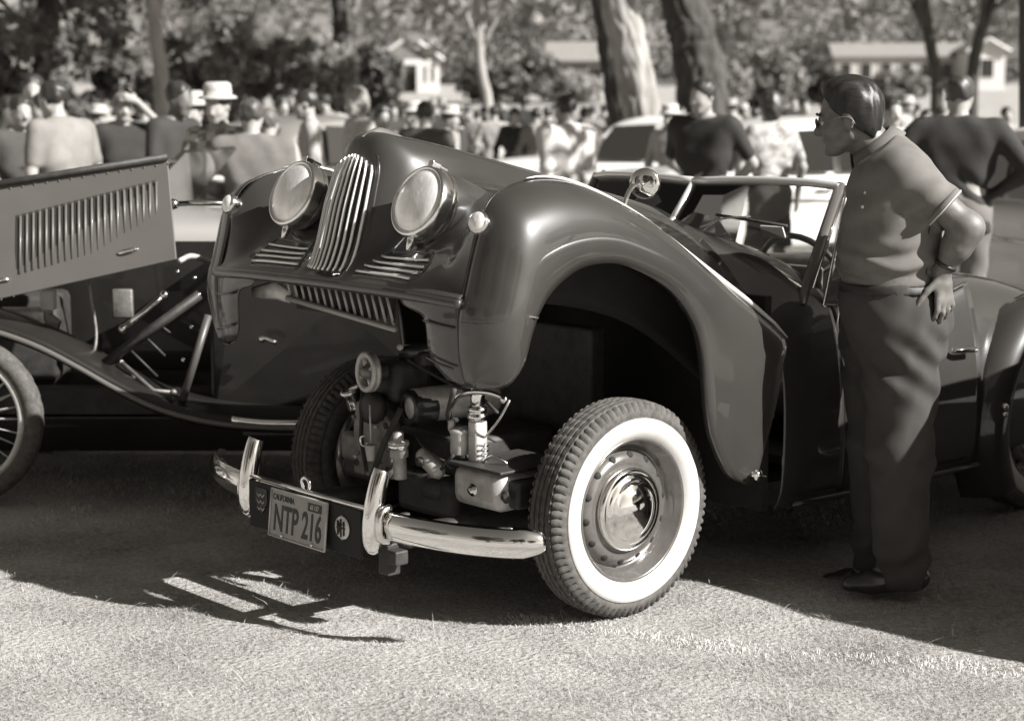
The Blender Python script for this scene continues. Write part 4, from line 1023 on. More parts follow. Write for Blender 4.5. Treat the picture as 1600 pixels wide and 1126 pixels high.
for sg, dx in ((-1, 6), (1, -26)):
    an = mp(1402 + dx, 888, .12 * sg)
    F.cone(SH, an + np.array([.05, 0, -.030]), an + np.array([-.10, .012 * sg, -.040]), .044, .042, .02, ((0, 0, 1), 1.1)); F.cone(SH, an + np.array([-.10, .012 * sg, -.042]), an + np.array([-.165, .016 * sg, -.045]), .042, .032, .02, ((0, 0, 1), 1.25)); F.cone(SH, an + np.array([.02, 0, .03]), an + np.array([.02, 0, -.02]), .047, .050, .02)
    F.cone(B, an, an + np.array([-.13, .012 * sg, -.045]), .036, .028, .02)
F.cone(B, neck + np.array([.004, 0, -.04]), hc + np.array([.032, 0, -.035]), .064, .062, .03)
P, R = head(F, B, hc, fdir, upd, 0.96, k=.014, fine=True)
for a, el, wr in ((shL, elL, wrL), (shR, elR, wrR)):
    F.cone(B, a, el, .058, .043, .03); F.cone(B, el, wr, .044, .029, .025); F.cone(B, el, el + (wr - el) * .40, .042, .047, .03)
hand(F, B, wrL, np.array([.10, -.06, -1.0]), np.array([-.55, .80, .0]), 1.02, .55, spread=.35, side=-1, k=.005)
hand(F, B, wrR, np.array([-.15, .05, -1.0]), np.array([-.2, -.9, .0]), 1.05, .4, side=1, k=.005)
F.cone(SL, shL, shL + (elL - shL) * .66, .076, .067, .03); F.cone(SR, shR, shR + (elR - shR) * .66, .076, .067, .03)
x, y, z = F.coords()
shirt = TO.copy()
for D in (SL, SR): F.join(shirt, (slice(None),) * 3, D, .025)
zb = mp(1385, 440)[2]
wr_ = (.008 * np.sin((z + .25 * x) * 85 + 2.4 * np.sin(x * 17 + y * 13)) * np.exp(-((z - (zb + .06)) / .075) ** 2)
       + .0055 * np.sin((z * .8 - x * .9) * 70 + 2 * np.sin(y * 15)) * np.exp(-((z - (zb + .24)) / .11) ** 2))
shirt = shirt + wr_.astype(np.float32)
# sleeve ends: cut square to the upper arm
ad = (elL - shL) / np.linalg.norm(elL - shL); cutp = shL + (elL - shL) * .66
alongL = (x - cutp[0]) * ad[0] + (y - cutp[1]) * ad[1] + (z - cutp[2]) * ad[2]
nearL = np.sqrt((x - cutp[0]) ** 2 + (y - cutp[1]) ** 2 + (z - cutp[2]) ** 2) < .16
shirt = np.where(nearL & (SL < .03) & (TO > .02), np.maximum(shirt, alongL), shirt)
shirt = np.maximum(shirt, (zb - .004) - z)
nd = np.array([-.60, 0, .80]); colp = mp(1367, 229)
shirt = np.maximum(shirt, (x - colp[0]) * nd[0] + (y - colp[1]) * nd[1] + (z - colp[2]) * nd[2])
BELT = np.maximum(TR - .004, np.abs(z - (zb - .008)) - .015).astype(np.float32)
TR = np.maximum(TR, z - (zb + .006)); TR = np.maximum(TR, .045 - z)
fold = .0060 * np.sin(z * 30 + 2.5 * np.sin(x * 20 + y * 14)) * np.sin(x * 18 + z * 5)
fold = fold + .0075 * np.sin((z + .7 * x) * 62 + 1.5 * np.sin(y * 25)) * np.exp(-((z - .78) / .10) ** 2) + .008 * np.sin((z - .5 * x) * 55 + np.sin(y * 20)) * np.exp(-((z - .13) / .07) ** 2) + .006 * np.sin((z - .9 * x) * 50) * np.exp(-((z - .47) / .08) ** 2)
TR = TR + fold.astype(np.float32)
SH = np.maximum(SH, .004 - z); B = np.maximum(B, .02 - z)
M_MSKIN = mat('man_skin', .14, rough=.5, var=.16, vscale=40, bump=.15, bscale=260)
M_POLO = mat('polo_knit', .14, rough=.9, var=.10, vscale=14, bump=.12, bscale=700, detail=2)
M_SLACKS = mat('slacks', .040, rough=.88, var=.12, vscale=14, bump=.10, bscale=600, detail=2)
def near_y(D, xx, zz):
    i = int(round((xx - F.lo[0]) / F.h)); k = int(round((zz - F.lo[2]) / F.h)); col = np.nonzero(D[i, :, k] < 0)[0]
    return F.lo[1] + F.h * col[0] if len(col) else -.15
def seam(D, pts, r, name, m, n=24):
    c = cr([(mp(x_, y_)[0], 0, mp(x_, y_)[2]) for x_, y_ in pts], n); c = np.array([[p[0], near_y(D, p[0], p[2]), p[2]] for p in c])
    c[:, 1] = np.convolve(np.pad(c[:, 1], 2, mode='edge'), np.ones(5) / 5, 'valid'); MB().tube(c, r, 6).build(name, m, man)
M_SEAM = mat('seam_thread', .018, rough=.9)
seam(TR, [(1424, 458), (1434, 488), (1444, 520)], .0022, 'pocket_seam', M_SEAM)
seam(shirt, [(1428, 330), (1426, 380), (1424, 432)], .0016, 'side_seam', M_SEAM)
for xb in (1345, 1392, 1436): seam(TR, [(xb, 442), (xb, 457)], .0045, 'belt_loop', M_SEAM, 6)
F.obj(B, 'body', M_MSKIN, man); F.obj(shirt, 'polo_shirt', M_POLO, man); F.obj(TR, 'trousers', M_SLACKS, man)
F.obj(SH, 'shoes', mat('man_shoes', .025, rough=.35, coat=.3), man)
# hair, combed back
HF = Field(hc - .17, hc + .17, .0042); H = HF.new()
HF.ell(H, P(0, -.018, .040), np.array([.085, .101, .096]) * .95, .02, R); HF.ell(H, P(0, .022, .098), np.array([.064, .060, .040]) * .94, .03, R); HF.ell(H, P(0, -.054, -.015), np.array([.073, .046, .082]) * .94, .03, R)
hx, hy, hz = HF.coords()
lf = ((hx - hc[0]) * R[1][0] + (hy - hc[1]) * R[1][1] + (hz - hc[2]) * R[1][2]) / .96; lu = ((hx - hc[0]) * R[2][0] + (hy - hc[1]) * R[2][1] + (hz - hc[2]) * R[2][2]) / .96
lr = ((hx - hc[0]) * R[0][0] + (hy - hc[1]) * R[0][1] + (hz - hc[2]) * R[0][2]) / .96
edge = np.maximum((lf - .050) - np.clip(lu - .055, 0, .05) * .5, -.082 - lu + np.clip(lf + .075, 0, .2) * 1.02)
H = np.maximum(H, edge)
H = H + (.0022 * np.sin(lr * 150 + 3 * np.sin(lf * 30)) * np.sin(lf * 26 + lu * 40)).astype(np.float32)
HF.obj(H, 'hair', mat('man_hair', .016, rough=.38, var=.5, vscale=60, stretch=(.35, 2.2, 2.2), bump=.3, bscale=160), man)
# face details
q = np.array
for sg in (-1, 1):
    MB().ball(P(.033 * sg, .081, .000), .0125).build('eye', mat('eye_white', .5, rough=.2), man)
    MB().lathe([(.0062, 0), (.005, .0016), (.0005, .002)], P(.033 * sg, .0932, -.001), R[1], 12).build('iris', mat('iris', .02, rough=.2), man)
    MB().tube(cr([P(.012 * sg, .099, .024), P(.034 * sg, .099, .029), P(.056 * sg, .083, .022)], 8), [.003, .0045, .005, .005, .0045, .004, .003, .002], 6).build('eyebrow', MATS['man_hair'], man)
gl = bpy.data.objects.new('glasses', None); COL.objects.link(gl); gl.parent = man
M_GFRAME = mat('spectacle_frame', .12, rough=.3)
for sg in (-1, 1):
    c = P(.034 * sg, .104, -.002)
    ring = [c + (R[0] * math.cos(a) * .021 + R[2] * math.sin(a) * .016) for a in np.linspace(0, 2 * math.pi, 25)]
    MB().tube(ring, .0011, 6).build('lens_frame', M_GFRAME, gl)
    MB().prism(ring[:-1], R[1] * .0015).build('lens', M_GLASS, gl, smooth=False)
    MB().tube(cr([P(.055 * sg, .102, .002), P(.078 * sg, .06, .005), P(.083 * sg, .0, .006), P(.084 * sg, -.022, -.006), P(.082 * sg, -.030, -.022)], 14), .0020, 6).build('temple_arm', M_GFRAME, gl)
MB().tube([P(-.013, .105, .002), P(0, .110, .005), P(.013, .105, .002)], .0016, 6).build('bridge', M_GFRAME, gl)
# collar with a pale stripe, sleeve cuff stripe, placket buttons, belt, watch
cx_, cy_, cz_ = frame_of(nd)
def neck_ring(rad, off, a0, a1, n): return [colp + nd * off + rad * (cx_ * math.cos(a) * 1.02 + cy_ * math.sin(a)) for a in np.linspace(a0, a1, n)]
c0 = np.array([neck_ring(.071, .022, -2.75, 2.75, 34), neck_ring(.077, .024, -2.75, 2.75, 34), neck_ring(.088, .0, -2.78, 2.78, 34), neck_ring(.102, -.030, -2.82, 2.82, 34)])
front = np.array([-1.0, 0, 0])
ang0 = math.atan2(float(front @ cy_), float(front @ cx_))
def rot_ring(rad, off, n=40): return [colp + nd * off + rad * (cx_ * math.cos(a + ang0) + cy_ * math.sin(a + ang0)) for a in np.linspace(.30, 2 * math.pi - .30, n)]
MB().grid(np.array([rot_ring(.068, .020), rot_ring(.076, .023), rot_ring(.088, .002), rot_ring(.100, -.022)])).build('collar', M_POLO, man, solid=.004)
M_STRIPE = mat('collar_stripe', .6, rough=.8)
MB().tube(rot_ring(.0985, -.017), .0022, 5).build('collar_stripe', M_STRIPE, man)
ax_, ay_, az_ = frame_of(ad)
def cuff(rad, off): return [cutp + ad * off + rad * (ax_ * math.cos(a) + ay_ * math.sin(a)) for a in np.linspace(0, 2 * math.pi, 33)]
MB().grid(np.array([cuff(.0655, .0), cuff(.0705, .0), cuff(.0715, -.022), cuff(.066, -.024)])).build('sleeve_cuff', M_POLO, man)
MB().tube(cuff(.0718, -.006), .0020, 5).build('sleeve_stripe', M_STRIPE, man)
for (bx, by) in ((1327, 297), (1322, 318)):
    b_ = mp(bx + 8, by); b_[1] = near_y(shirt, b_[0], b_[2]); MB().ball(b_, .006).build('button', M_STRIPE, man)
F.obj(BELT, 'belt', mat('belt_leather', .015, rough=.55), man)
wd = (elL - wrL) / np.linalg.norm(elL - wrL); wx_, wy_, _ = frame_of(wd)
MB().tube([wrL + wd * .025 + .0335 * (wx_ * math.cos(a) + wy_ * math.sin(a)) for a in np.linspace(0, 2 * math.pi, 25)], .006, 6, squash=(.5, 1.2)).build('watch_strap', M_BLACK, man)
# ------------------------------------------------------------------ the black tourer on the left, bonnet side lifted
TO_LOC = np.array([-1.45, 7.55, 0.0])
tour = thing('vintage_tourer', 'black vintage tourer with wire wheels and its louvred bonnet side raised', 'car', tuple(TO_LOC))
def tp(x, y, Y): return at(x, y, Y) - TO_LOC
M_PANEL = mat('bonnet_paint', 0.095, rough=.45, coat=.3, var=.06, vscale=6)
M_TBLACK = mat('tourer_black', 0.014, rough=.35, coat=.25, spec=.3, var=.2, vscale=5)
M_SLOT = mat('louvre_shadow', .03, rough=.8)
# wire wheel
ww = bpy.data.objects.new('wire_wheel', None); COL.objects.link(ww); ww.parent = tour
def wire_wheel(e, m_tyre=M_RUBBER):
    prof = [(.278,.030),(.290,.046),(.313,.052),(.335,.046),(.346,.030),(.349,.012),(.349,-.012),(.346,-.030),(.335,-.046),(.313,-.052),(.290,-.046),(.278,-.030)]
    NS = 120; a = np.linspace(0, 2 * math.pi, NS, endpoint=False); Pn = np.zeros((len(prof), NS, 3))
    for i, (r, h_) in enumerate(prof):
        cut = ((np.arange(NS) % 4) < 1) * (.006 if .33 < r < .348 else 0); Pn[i, :, 0] = (r - cut) * np.cos(a); Pn[i, :, 2] = (r - cut) * np.sin(a); Pn[i, :, 1] = h_
    MB().grid(Pn, close_v=True).build('tyre', M_TREAD, e, angle=50)
    MB().lathe([(.258,-.036),(.266,-.040),(.284,-.036),(.284,.036),(.266,.040),(.258,.036),(.262,.0)], (0,0,0), (0,1,0), 64, close=True).build('rim', M_ALU, e)
    MB().lathe([(.03,.08),(.045,.05),(.05,-.03),(.044,-.075),(.02,-.085),(.0005,-.09)], (0,0,0), (0,1,0), 24).build('hub', M_CHROME_W, e)
    for k in range(30):
        q1 = 2 * math.pi * k / 30
        for off, hh in ((.30, -.05), (-.30, .05)):
            MB().tube([(.044 * math.cos(q1 + off), hh, .044 * math.sin(q1 + off)), (.262 * math.cos(q1), (-1 if k % 2 else 1) * .012, .262 * math.sin(q1))], .0028, 4, caps=False).build('spoke', M_ALU, e)
wire_wheel(ww); ww.location = tuple(tp(-70, 655, 7.0))
for dx, dy in ((2.38, 0), (0, 1.1), (2.38, 1.1)):
    e = bpy.data.objects.new('wire_wheel', None); COL.objects.link(e); e.parent = tour; e.location = (ww.location[0] + dx, ww.location[1] + dy, ww.location[2])
    for chd in list(ww.children): c = chd.copy(); COL.objects.link(c); c.parent = e
# swept wing and running board
top = cr([tp(-290, 640, 7.0), tp(-220, 545, 7.0), tp(-140, 500, 7.0), tp(-60, 494, 7.0), tp(0, 508, 7.0), tp(60, 530, 7.0), tp(120, 561, 7.0), tp(180, 595, 7.0), tp(240, 624, 7.0), tp(300, 642, 7.0), tp(360, 652, 7.0), tp(420, 656, 7.0), tp(470, 657, 7.0), tp(620, 660, 7.0)], 60)
def wing_band(off, flip):
    rows = []
    for p in top:
        rows.append([p + np.array([0, off[0] + .02, -.055]), p + np.array([0, off[0], -.030]), p + np.array([0, off[0] + .004, -.006]), p + np.array([0, off[0] + .03, .008]), p + np.array([0, off[0] + .14, .030]), p + np.array([0, off[0] + .26, .020]), p + np.array([0, off[0] + .32, -.02])])
    return MB().grid(np.array([cr(r, 16) for r in rows]), flip=flip)
wing_band((0,), True).build('front_wing', M_TBLACK, tour, solid=.006)
far = wing_band((0,), True); far.v = [(x, 2.0 * (7.55 - 7.55) + (1.1 - (y + .55)) - .0, z) for x, y, z in far.v]; far.build('front_wing', M_TBLACK, tour, solid=.006)
edge = top + np.array([0, -.006, -.030]); MB().tube(edge, .011, 8).build('wing_edge_glint', mat('painted_edge_glint', .10, rough=.3, coat=.6), tour)  # paler edge tube: the wing edge highlight put into paint
MB().tube(cr([tp(362, 656, 6.985), tp(410, 661, 6.985), tp(470, 662, 6.985), tp(540, 663, 6.985)], 10), .016, 8, squash=(.5, 1)).build('running_board_strip', M_CHROME, tour)
rb = tp(520, 668, 7.15); MB().box(rb + np.array([.30, .05, 0]), (1.3, .30, .025)).build('running_board', M_TBLACK, tour, smooth=False)
# chassis, body, bulkhead
z0 = .40
MB().box((-.55, -.22, .37), (3.0, .08, .12)).build('chassis_rail', M_DARK, tour, smooth=False)
MB().box((-.55, .22, .37), (3.0, .08, .12)).build('chassis_rail', M_DARK, tour, smooth=False)
bl = tp(332, 420, 7.25)
MB().prism([(bl[0], -.34, .36), (1.25, -.40, .36), (1.25, -.42, .95), (.75, -.42, .80), (.35, -.40, .98), (bl[0], -.34, .97)], (0, .03, 0)).build('body_side', M_TBLACK, tour, smooth=False, bevel=.01)
MB().prism([(bl[0], .34, .36), (1.25, .40, .36), (1.25, .42, .95), (.75, .42, .80), (.35, .40, .98), (bl[0], .34, .97)], (0, -.03, 0)).build('body_side', M_TBLACK, tour, smooth=False, bevel=.01)
MB().box((bl[0], 0, .66), (.02, .66, .60)).build('bulkhead', M_TBLACK, tour, smooth=False)
sc_rows = [[(bl[0] + dx, .36 * math.cos(a), .90 + dz + .14 * math.sin(a)) for a in np.linspace(0, math.pi, 9)] for dx, dz in ((0, 0), (.25, .0), (.45, .0))]
MB().grid(surf(sc_rows, 8, 20)).build('scuttle', M_TBLACK, tour, solid=.005)
MB().box((1.28, 0, .68), (.03, .82, .55)).box((1.45, 0, .60), (.30, .70, .45)).build('tail_tank', M_TBLACK, tour, smooth=False, bevel=.03)
hd = tp(410, 529, 7.10); MB().tube(cr([hd, hd + np.array([.012, -.01, .004]), hd + np.array([.058, -.012, -.016])], 8), [.012] * 3 + [.009] * 5, 8).ball(hd, .017).build('door_handle', M_CHROME, tour)
# radiator shell ahead of the frame
MB().box((-1.30, 0, .74), (.12, .46, .62)).build('radiator_shell', M_CHROME_W, tour, smooth=False, bevel=.03)
for sg in (-1, 1): MB().lathe([(.02,-.14),(.08,-.08),(.098,-.01),(.095,.0),(.0005,.01)], (-1.42, .34 * sg, .86), (-1, 0, 0), 24).build('headlamp', M_CHROME_W, tour)
# engine bay
MB().box((-.10, .50, .175), (2.6, .02, .31)).build('shade_screen', M_TBLACK, tour, smooth=False)  # added dark sheet that hides the sunlit grass beyond
MB().box((-.52, .315, .70), (1.58, .02, .58)).build('far_bonnet_side', M_TBLACK, tour, smooth=False)
MB().box((-.30, .05, .31), (2.4, .62, .02)).build('under_tray', M_DARK, tour, smooth=False)  # floor added to keep the space under the car dark
MB().box((-.85, .02, .62), (.80, .26, .36)).build('engine_block', M_DARK, tour, bevel=.03)
eb = tp(38, 494, 7.25); MB().box(eb, (.22, .10, .07)).build('rocker_cover', M_ALU, tour, bevel=.015)
eb = tp(20, 507, 7.2); MB().tube([eb + np.array([-.15, 0, .03]), eb + np.array([.13, 0, .0])], .016, 10).build('inlet_pipe', M_ALU, tour)
eb = tp(76, 468, 7.22); MB().box(eb, (.055, .06, .085)).build('fluid_tank', M_WHITE, tour, bevel=.008)
eb = tp(80, 500, 7.2); MB().prism([eb + np.array([-.03, 0, .04]), eb + np.array([.03, 0, -.01]), eb + np.array([.02, 0, -.04]), eb + np.array([-.03, 0, -.03])], (0, .05, 0)).build('manifold', M_ALU_D, tour, smooth=False)
eb = tp(192, 474, 7.32); MB().box(eb, (.085, .03, .12)).build('voltage_box', M_ALU_D, tour, bevel=.008)
MB().tube([tp(192, 514, 7.14), tp(225, 488, 7.14), tp(255, 462, 7.14)], [.014, .013, .013], 10).ball(tp(257, 461, 7.14), .018).ball(tp(192, 514, 7.14), .018).build('damper_tube', M_CHROME_W, tour)
MB().tube([tp(158, 572, 7.10), tp(312, 460, 7.12)], .020, 4).build('diagonal_strut', M_DARK, tour)
MB().tube([tp(285, 626, 7.06), tp(326, 492, 7.10)], .017, 6).build('upright_strut', mat('strut_paint', .07, rough=.4), tour)
for a, b in (((225, 524), (258, 556)), ((200, 543), (246, 588)), ((250, 508), (266, 520)), ((190, 566), (232, 612))):
    MB().tube([tp(*a, 7.12), tp(*b, 7.12)], .005, 6).ball(tp(*a, 7.12), .010).build('control_rod', M_DARK if a[0] != 190 else M_ALU, tour)
MB().tube([tp(190, 566, 7.11), tp(240, 610, 7.08), tp(270, 613, 7.06)], .009, 8).ball(tp(271, 613, 7.06), .014).build('brake_rod', M_ALU_D, tour)
for x_, y_ in ((299, 511), (305, 434), (311, 460), (286, 562), (278, 424)): MB().ball(tp(x_, y_, 7.13), .009).build('bolt_head', M_CHROME_W, tour)
MB().tube(cr([tp(140, 440, 7.2), tp(143, 470, 7.2), tp(150, 515, 7.2), tp(148, 545, 7.18), tp(138, 560, 7.18)], 16), .007, 8).build('fuel_pipe', M_ALU_D, tour)
MB().tube(cr([tp(280, 408, 7.5), tp(300, 400, 7.6), tp(330, 410, 7.7)], 8), .012, 8).build('far_bonnet_edge', M_ALU, tour)
rod = MB().tube([tp(268, 319, 7.25), tp(300, 317, 7.25), tp(372, 318, 7.25)], .011, 8).ball(tp(270, 319, 7.25), .022, scale=(1.2, 1, 1)).build('screen_rail', M_CHROME_W, tour)
# (raised bonnet)
# raised bonnet: the louvred side panel and the folded top behind it
pan = bpy.data.objects.new('bonnet', None); COL.objects.link(pan); pan.parent = tour
TL, TRr, BR, BL = tp(-150, 315, 7.12), tp(262, 249, 7.12), tp(276, 405, 6.98), tp(-150, 500, 6.98)
ux = (TRr - TL); uyv = (BL - TL); nrm = np.cross(ux, uyv); nrm /= np.linalg.norm(nrm); nrm = nrm if nrm[1] < 0 else -nrm
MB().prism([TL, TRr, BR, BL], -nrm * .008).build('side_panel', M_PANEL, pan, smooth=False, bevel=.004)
MB().prism([TL + nrm * .002, TRr + nrm * .002, TRr + np.array([-.02, .30, -.02]), TL + np.array([-.02, .30, -.02])], (0, 0, .012)).build('top_panel', M_TBLACK, pan, smooth=False, bevel=.004)
MB().tube([TL + np.array([0, -.006, .010]), TRr + np.array([0, -.006, .010])], .014, 8).build('hinge_rail', M_DARK, pan)
for k in range(22):
    f = k / 21; xt, yt = 20 + 213 * f, 338 - 54 * f; xb, yb = 27 + 213 * f, 431 - 58 * f
    if 15 < k < 19: yb -= 18
    a, b = tp(xt, yt, 7.0), tp(xb, yb, 7.0)
    def onp(p):                                  # push on to the panel plane along the line of sight's depth axis
        dlt = ((TL - p) @ nrm) / nrm[1]; return p + np.array([0, dlt, 0])
    a, b = onp(a), onp(b); d = (b - a) / np.linalg.norm(b - a); side = np.cross(d, nrm)
    c = (a + b) / 2; L = np.linalg.norm(b - a)
    MB().box(c + nrm * .0018, (.0145, .0035, L), [side, nrm, d]).build('louvre_slot_shade', M_SLOT, pan, smooth=False)  # dark strip laid on the panel as the shade inside the slot
    g = np.array([[a + side * s_ * .0105 + nrm * (.0015 + hh) + d * .006, (a + b) / 2 + side * s_ * .0105 + nrm * (.0015 + hh), b + side * s_ * .0105 + nrm * (.0015 + hh) - d * .006] for s_, hh in ((-1.25, .0), (-1.1, .005), (-.8, .0065), (-.55, .006))])
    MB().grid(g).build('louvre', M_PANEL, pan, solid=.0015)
MB().tube(cr([onp(tp(184, 398, 7.0)) + nrm * .012, onp(tp(200, 394, 7.0)) + nrm * .02, onp(tp(216, 391, 7.0)) + nrm * .012], 8), [.005, .008, .010, .010, .010, .010, .008, .005], 8).build('bonnet_handle', M_CHROME, pan)
MB().tube([onp(tp(-10, 440, 7.0)) + nrm * .01, onp(tp(14, 437, 7.0)) + nrm * .01], .008, 8).build('bonnet_handle', M_CHROME, pan)

for k in range(14):
    f = (k + .5) / 14
    for ya, yb, nm in ((298, 256, 'rivet'), (470, 398, 'rivet')):
        if 6 + 262 * f > 268: continue
        MB().ball(onp(tp(-6 + 270 * f, ya + (yb - ya) * f, 7.0)) + nrm * .001, .0042, 8, 5).build(nm, M_PANEL, pan)
# ------------------------------------------------------------------ saloon cars of the fifties standing among the crowd
def make_saloon(label, loc, yaw, val, roof_val=None, L=4.4, open_top=False):
    t = thing('parked_car', label, 'car', loc, yaw, 'saloon cars parked on the field')
    pm = mat('saloon_paint_%02d' % int(val * 100), val, rough=.35, coat=.9); rm = pm if roof_val is None else mat('saloon_paint_%02d' % int(roof_val * 100), roof_val, rough=.35, coat=.9)
    k = L / 4.4
    S = []
    for x, hw, z0, z1, cr_ in ((2.18, .50, .42, .66, .70), (2.10, .68, .34, .78, .80), (1.85, .80, .28, .88, .92), (1.30, .84, .25, .92, .98), (.75, .85, .25, .93, 1.0), (.0, .86, .25, .93, .96), (-.9, .86, .25, .93, .96), (-1.5, .84, .26, .90, .96), (-1.95, .78, .30, .80, .84), (-2.15, .62, .38, .64, .66)):
        S.append([(x * k, 0, cr_), (x * k, hw * .5, cr_ - .01), (x * k, hw * .85, z1 - .005), (x * k, hw * .98, z1 - .10), (x * k, hw, (z0 + z1) / 2), (x * k, hw * .97, z0 + .06), (x * k, hw * .80, z0)])
    g = surf(S, 44, 24); MB().grid(np.concatenate([g[:, :0:-1] * np.array([1, -1, 1]), g], axis=1), flip=True).build('body', pm, t, solid=.01)
    C = []
    for x, hw, z in ((.80, .70, .94), (.52, .66, 1.20), (.25, .60, 1.40), (-.2, .60, 1.47), (-.7, .60, 1.46), (-1.15, .59, 1.38), (-1.50, .62, 1.15), (-1.72, .66, .92)):
        C.append([(x * k, 0, z), (x * k, hw * .6, z - .015), (x * k, hw * .93, z - .06), (x * k, hw * 1.0, z - min(.12, max(.01, z - .90))), (x * k, hw * 1.08 + .05, min(z - .02, .92))])
    g = surf(C, 40, 22); open_top or MB().grid(np.concatenate([g[:, :0:-1] * np.array([1, -1, 1]), g], axis=1), flip=True).build('roof', rm, t, solid=.01)
    gm = mat('saloon_glass', .03, rough=.06, coat=1.0)
    for sg in (1, -1):
        for xa, xb, xc, xd in () if open_top else ((.52, .26, -.22, -.22), (-.30, -.30, -.86, -.92), (-1.00, -.94, -1.16, -1.36)):
            MB().prism([(xa * k, .757 * sg, .965), (xb * k, .672 * sg, 1.345), (xc * k, .672 * sg, 1.365), (xd * k, .757 * sg, .965)], (0, .012 * sg, 0)).build('side_window', gm, t, smooth=False)
        for xw in (1.32, -1.30):
            e = bpy.data.objects.new('wheel', None); COL.objects.link(e); e.parent = t; e.location = (xw * k, .74 * sg, .33)
            MB().lathe([(.20,.085),(.24,.10),(.30,.10),(.33,.07),(.335,0),(.33,-.07),(.30,-.1),(.20,-.085)], (0, 0, 0), (0, 1, 0), 36).build('tyre', M_RUBBER, e)
            MB().lathe([(.21,.09 * sg),(.19,.07 * sg),(.13,.085 * sg),(.06,.11 * sg),(.0005,.115 * sg)], (0, 0, 0), (0, 1, 0), 28).build('hubcap', M_CHROME_W, e)
        MB().lathe([(.11,-.05),(.105,.02),(.085,.03),(.0005,.05)], (2.02 * k, .60 * sg, .70), (1, .1 * sg, 0), 24).build('headlamp', M_CHROME_W, t)
        MB().lathe([(.05,-.05),(.045,.02),(.0005,.03)], (-2.02 * k, .60 * sg, .66), (-1, .1 * sg, 0), 16).build('tail_lamp', M_CHROME_W, t)
        MB().tube([(.6 * k, .872 * sg, .72), (-.4 * k, .882 * sg, .70), (-1.6 * k, .860 * sg, .68)], .012, 6).build('side_trim', M_CHROME_W, t)
        MB().tube([(.05 * k, .885 * sg, .80), (-.12 * k, .885 * sg, .80)], .012, 6).build('door_handle', M_CHROME, t)
    MB().prism([(.79 * k, -.60, .975), (.79 * k, .60, .975), (.47 * k, .50, 1.315), (.47 * k, -.50, 1.315)], (.022, 0, .016)).build('windscreen', gm, t, smooth=False)
    open_top or MB().prism([(-1.60 * k, -.50, 1.09), (-1.60 * k, .50, 1.09), (-1.33 * k, .44, 1.325), (-1.33 * k, -.44, 1.325)], (-.022, 0, .016)).build('rear_window', gm, t, smooth=False)
    for xe, sg in ((2.22 * k, 1), (-2.20 * k, -1)):
        MB().tube(cr([(xe - .28 * sg, -.86, .44), (xe - .06 * sg, -.72, .44), (xe + .02 * sg, 0, .44), (xe - .06 * sg, .72, .44), (xe - .28 * sg, .86, .44)], 22), .055, 10, squash=(.45, 1)).build('bumper', M_CHROME_W, t)
    gp = MB()
    for j in range(6): gp.tube([(2.15 * k, -.42 + .05 * j, .50 + .045 * j), (2.19 * k, 0, .50 + .045 * j), (2.15 * k, .42 - .05 * j, .50 + .045 * j)], .012, 6)
    for j in range(6):
        MB().tube([(2.155 * k, -.42 + .03 * j, .50 + .045 * j), (2.20 * k, 0, .50 + .045 * j), (2.155 * k, .42 - .03 * j, .50 + .045 * j)], .012, 6).build('grille_bar', M_CHROME, t)
    return t
def gpos(x, Y): return (float((x - 800) / FPX * Y * 1.0), float(Y), float(rise(0, Y)))
make_saloon('white saloon seen behind the roadster windscreen, beside a dark-shirted man', gpos(1200, 17.5), math.radians(205), .78)
make_saloon('white saloon at the foot of the big leaning pine', gpos(1010, 21.5), math.radians(165), .72)
make_saloon('pale saloon at the right edge behind the man in the dark suit', (3.95, 12.6, 0), math.radians(110), .75)
make_saloon('dark old saloon among spectators behind the left headlamp', gpos(505, 20.5), math.radians(60), .10, .22)
make_saloon('light grey open car half hidden behind the tourer and the roadster', gpos(455, 10.6), math.radians(172), .34, open_top=True)
nb = make_saloon('black saloon parked beside the roadster, just outside the picture at right', (3.777, 6.271, 0), math.radians(-138.5), .03)
for c_ in nb.children:
    if c_.name.split('.')[0] != 'wheel': c_.scale = (1, 1, 1.32)      # body stretched taller so its shadow climbs the roadster door
# ------------------------------------------------------------------ the crowd
PROTO = []
def crowd(px, ytop, Y, face, label, **kw):
    """px, ytop: where the top of the head is in the photograph; Y distance; face in degrees, 0 = away from us, 90 = left, 180 = to us"""
    g = float(rise(0, Y)); p = at(px, ytop, Y); hgt = float(p[2] - g)
    if kw.get('hat'): hgt -= .04
    PROTO.append(make_person('person', label, hgt / 1.0, (float(p[0]), float(Y), g), math.radians(face), group='spectators on the lawn', **kw)); return PROTO[-1]
crowd(30, 150, 13.2, 215, 'dark-jacketed man with short dark hair at the left edge of the crowd', shirt=.05, sleeve='long', trousers=.05, pose='down')
crowd(52, 118, 15.0, 190, 'tall dark-haired man seen over the shoulders at far left', shirt=.12, sleeve='long', trousers=.06)
crowd(72, 146, 14.0, 130, 'man in white shirt between the dark jacket and the grey shirt', shirt=.62, sleeve='long', trousers=.10, headturn=.3)
crowd(104, 126, 12.2, 60, 'man in light grey shirt bending over the raised louvred bonnet', shirt=.27, sleeve='short', trousers=.12, pose=('front', 'down'), lean=.16, build=1.15)
crowd(190, 146, 15.0, 205, 'fair-haired person in black shading the eyes with one arm', shirt=.025, sleeve='short', trousers=.04, hair=.16, pose=('brow', 'down'))
crowd(263, 128, 13.0, 240, 'man in black polo shirt reaching forward beside the white hat', shirt=.03, trousers=.05, sk=.12, pose='front', lean=.10)
crowd(302, 143, 13.6, 170, 'man in pale cap behind the check shirt', shirt=.45, sleeve='long', trousers=.1, hat=.35)
crowd(342, 130, 12.0, 165, 'man in white hat and check shirt with white trousers', shirt=.20, shirt_kind='check', trousers=.55, hat=.42, hair=.05, pose='front')
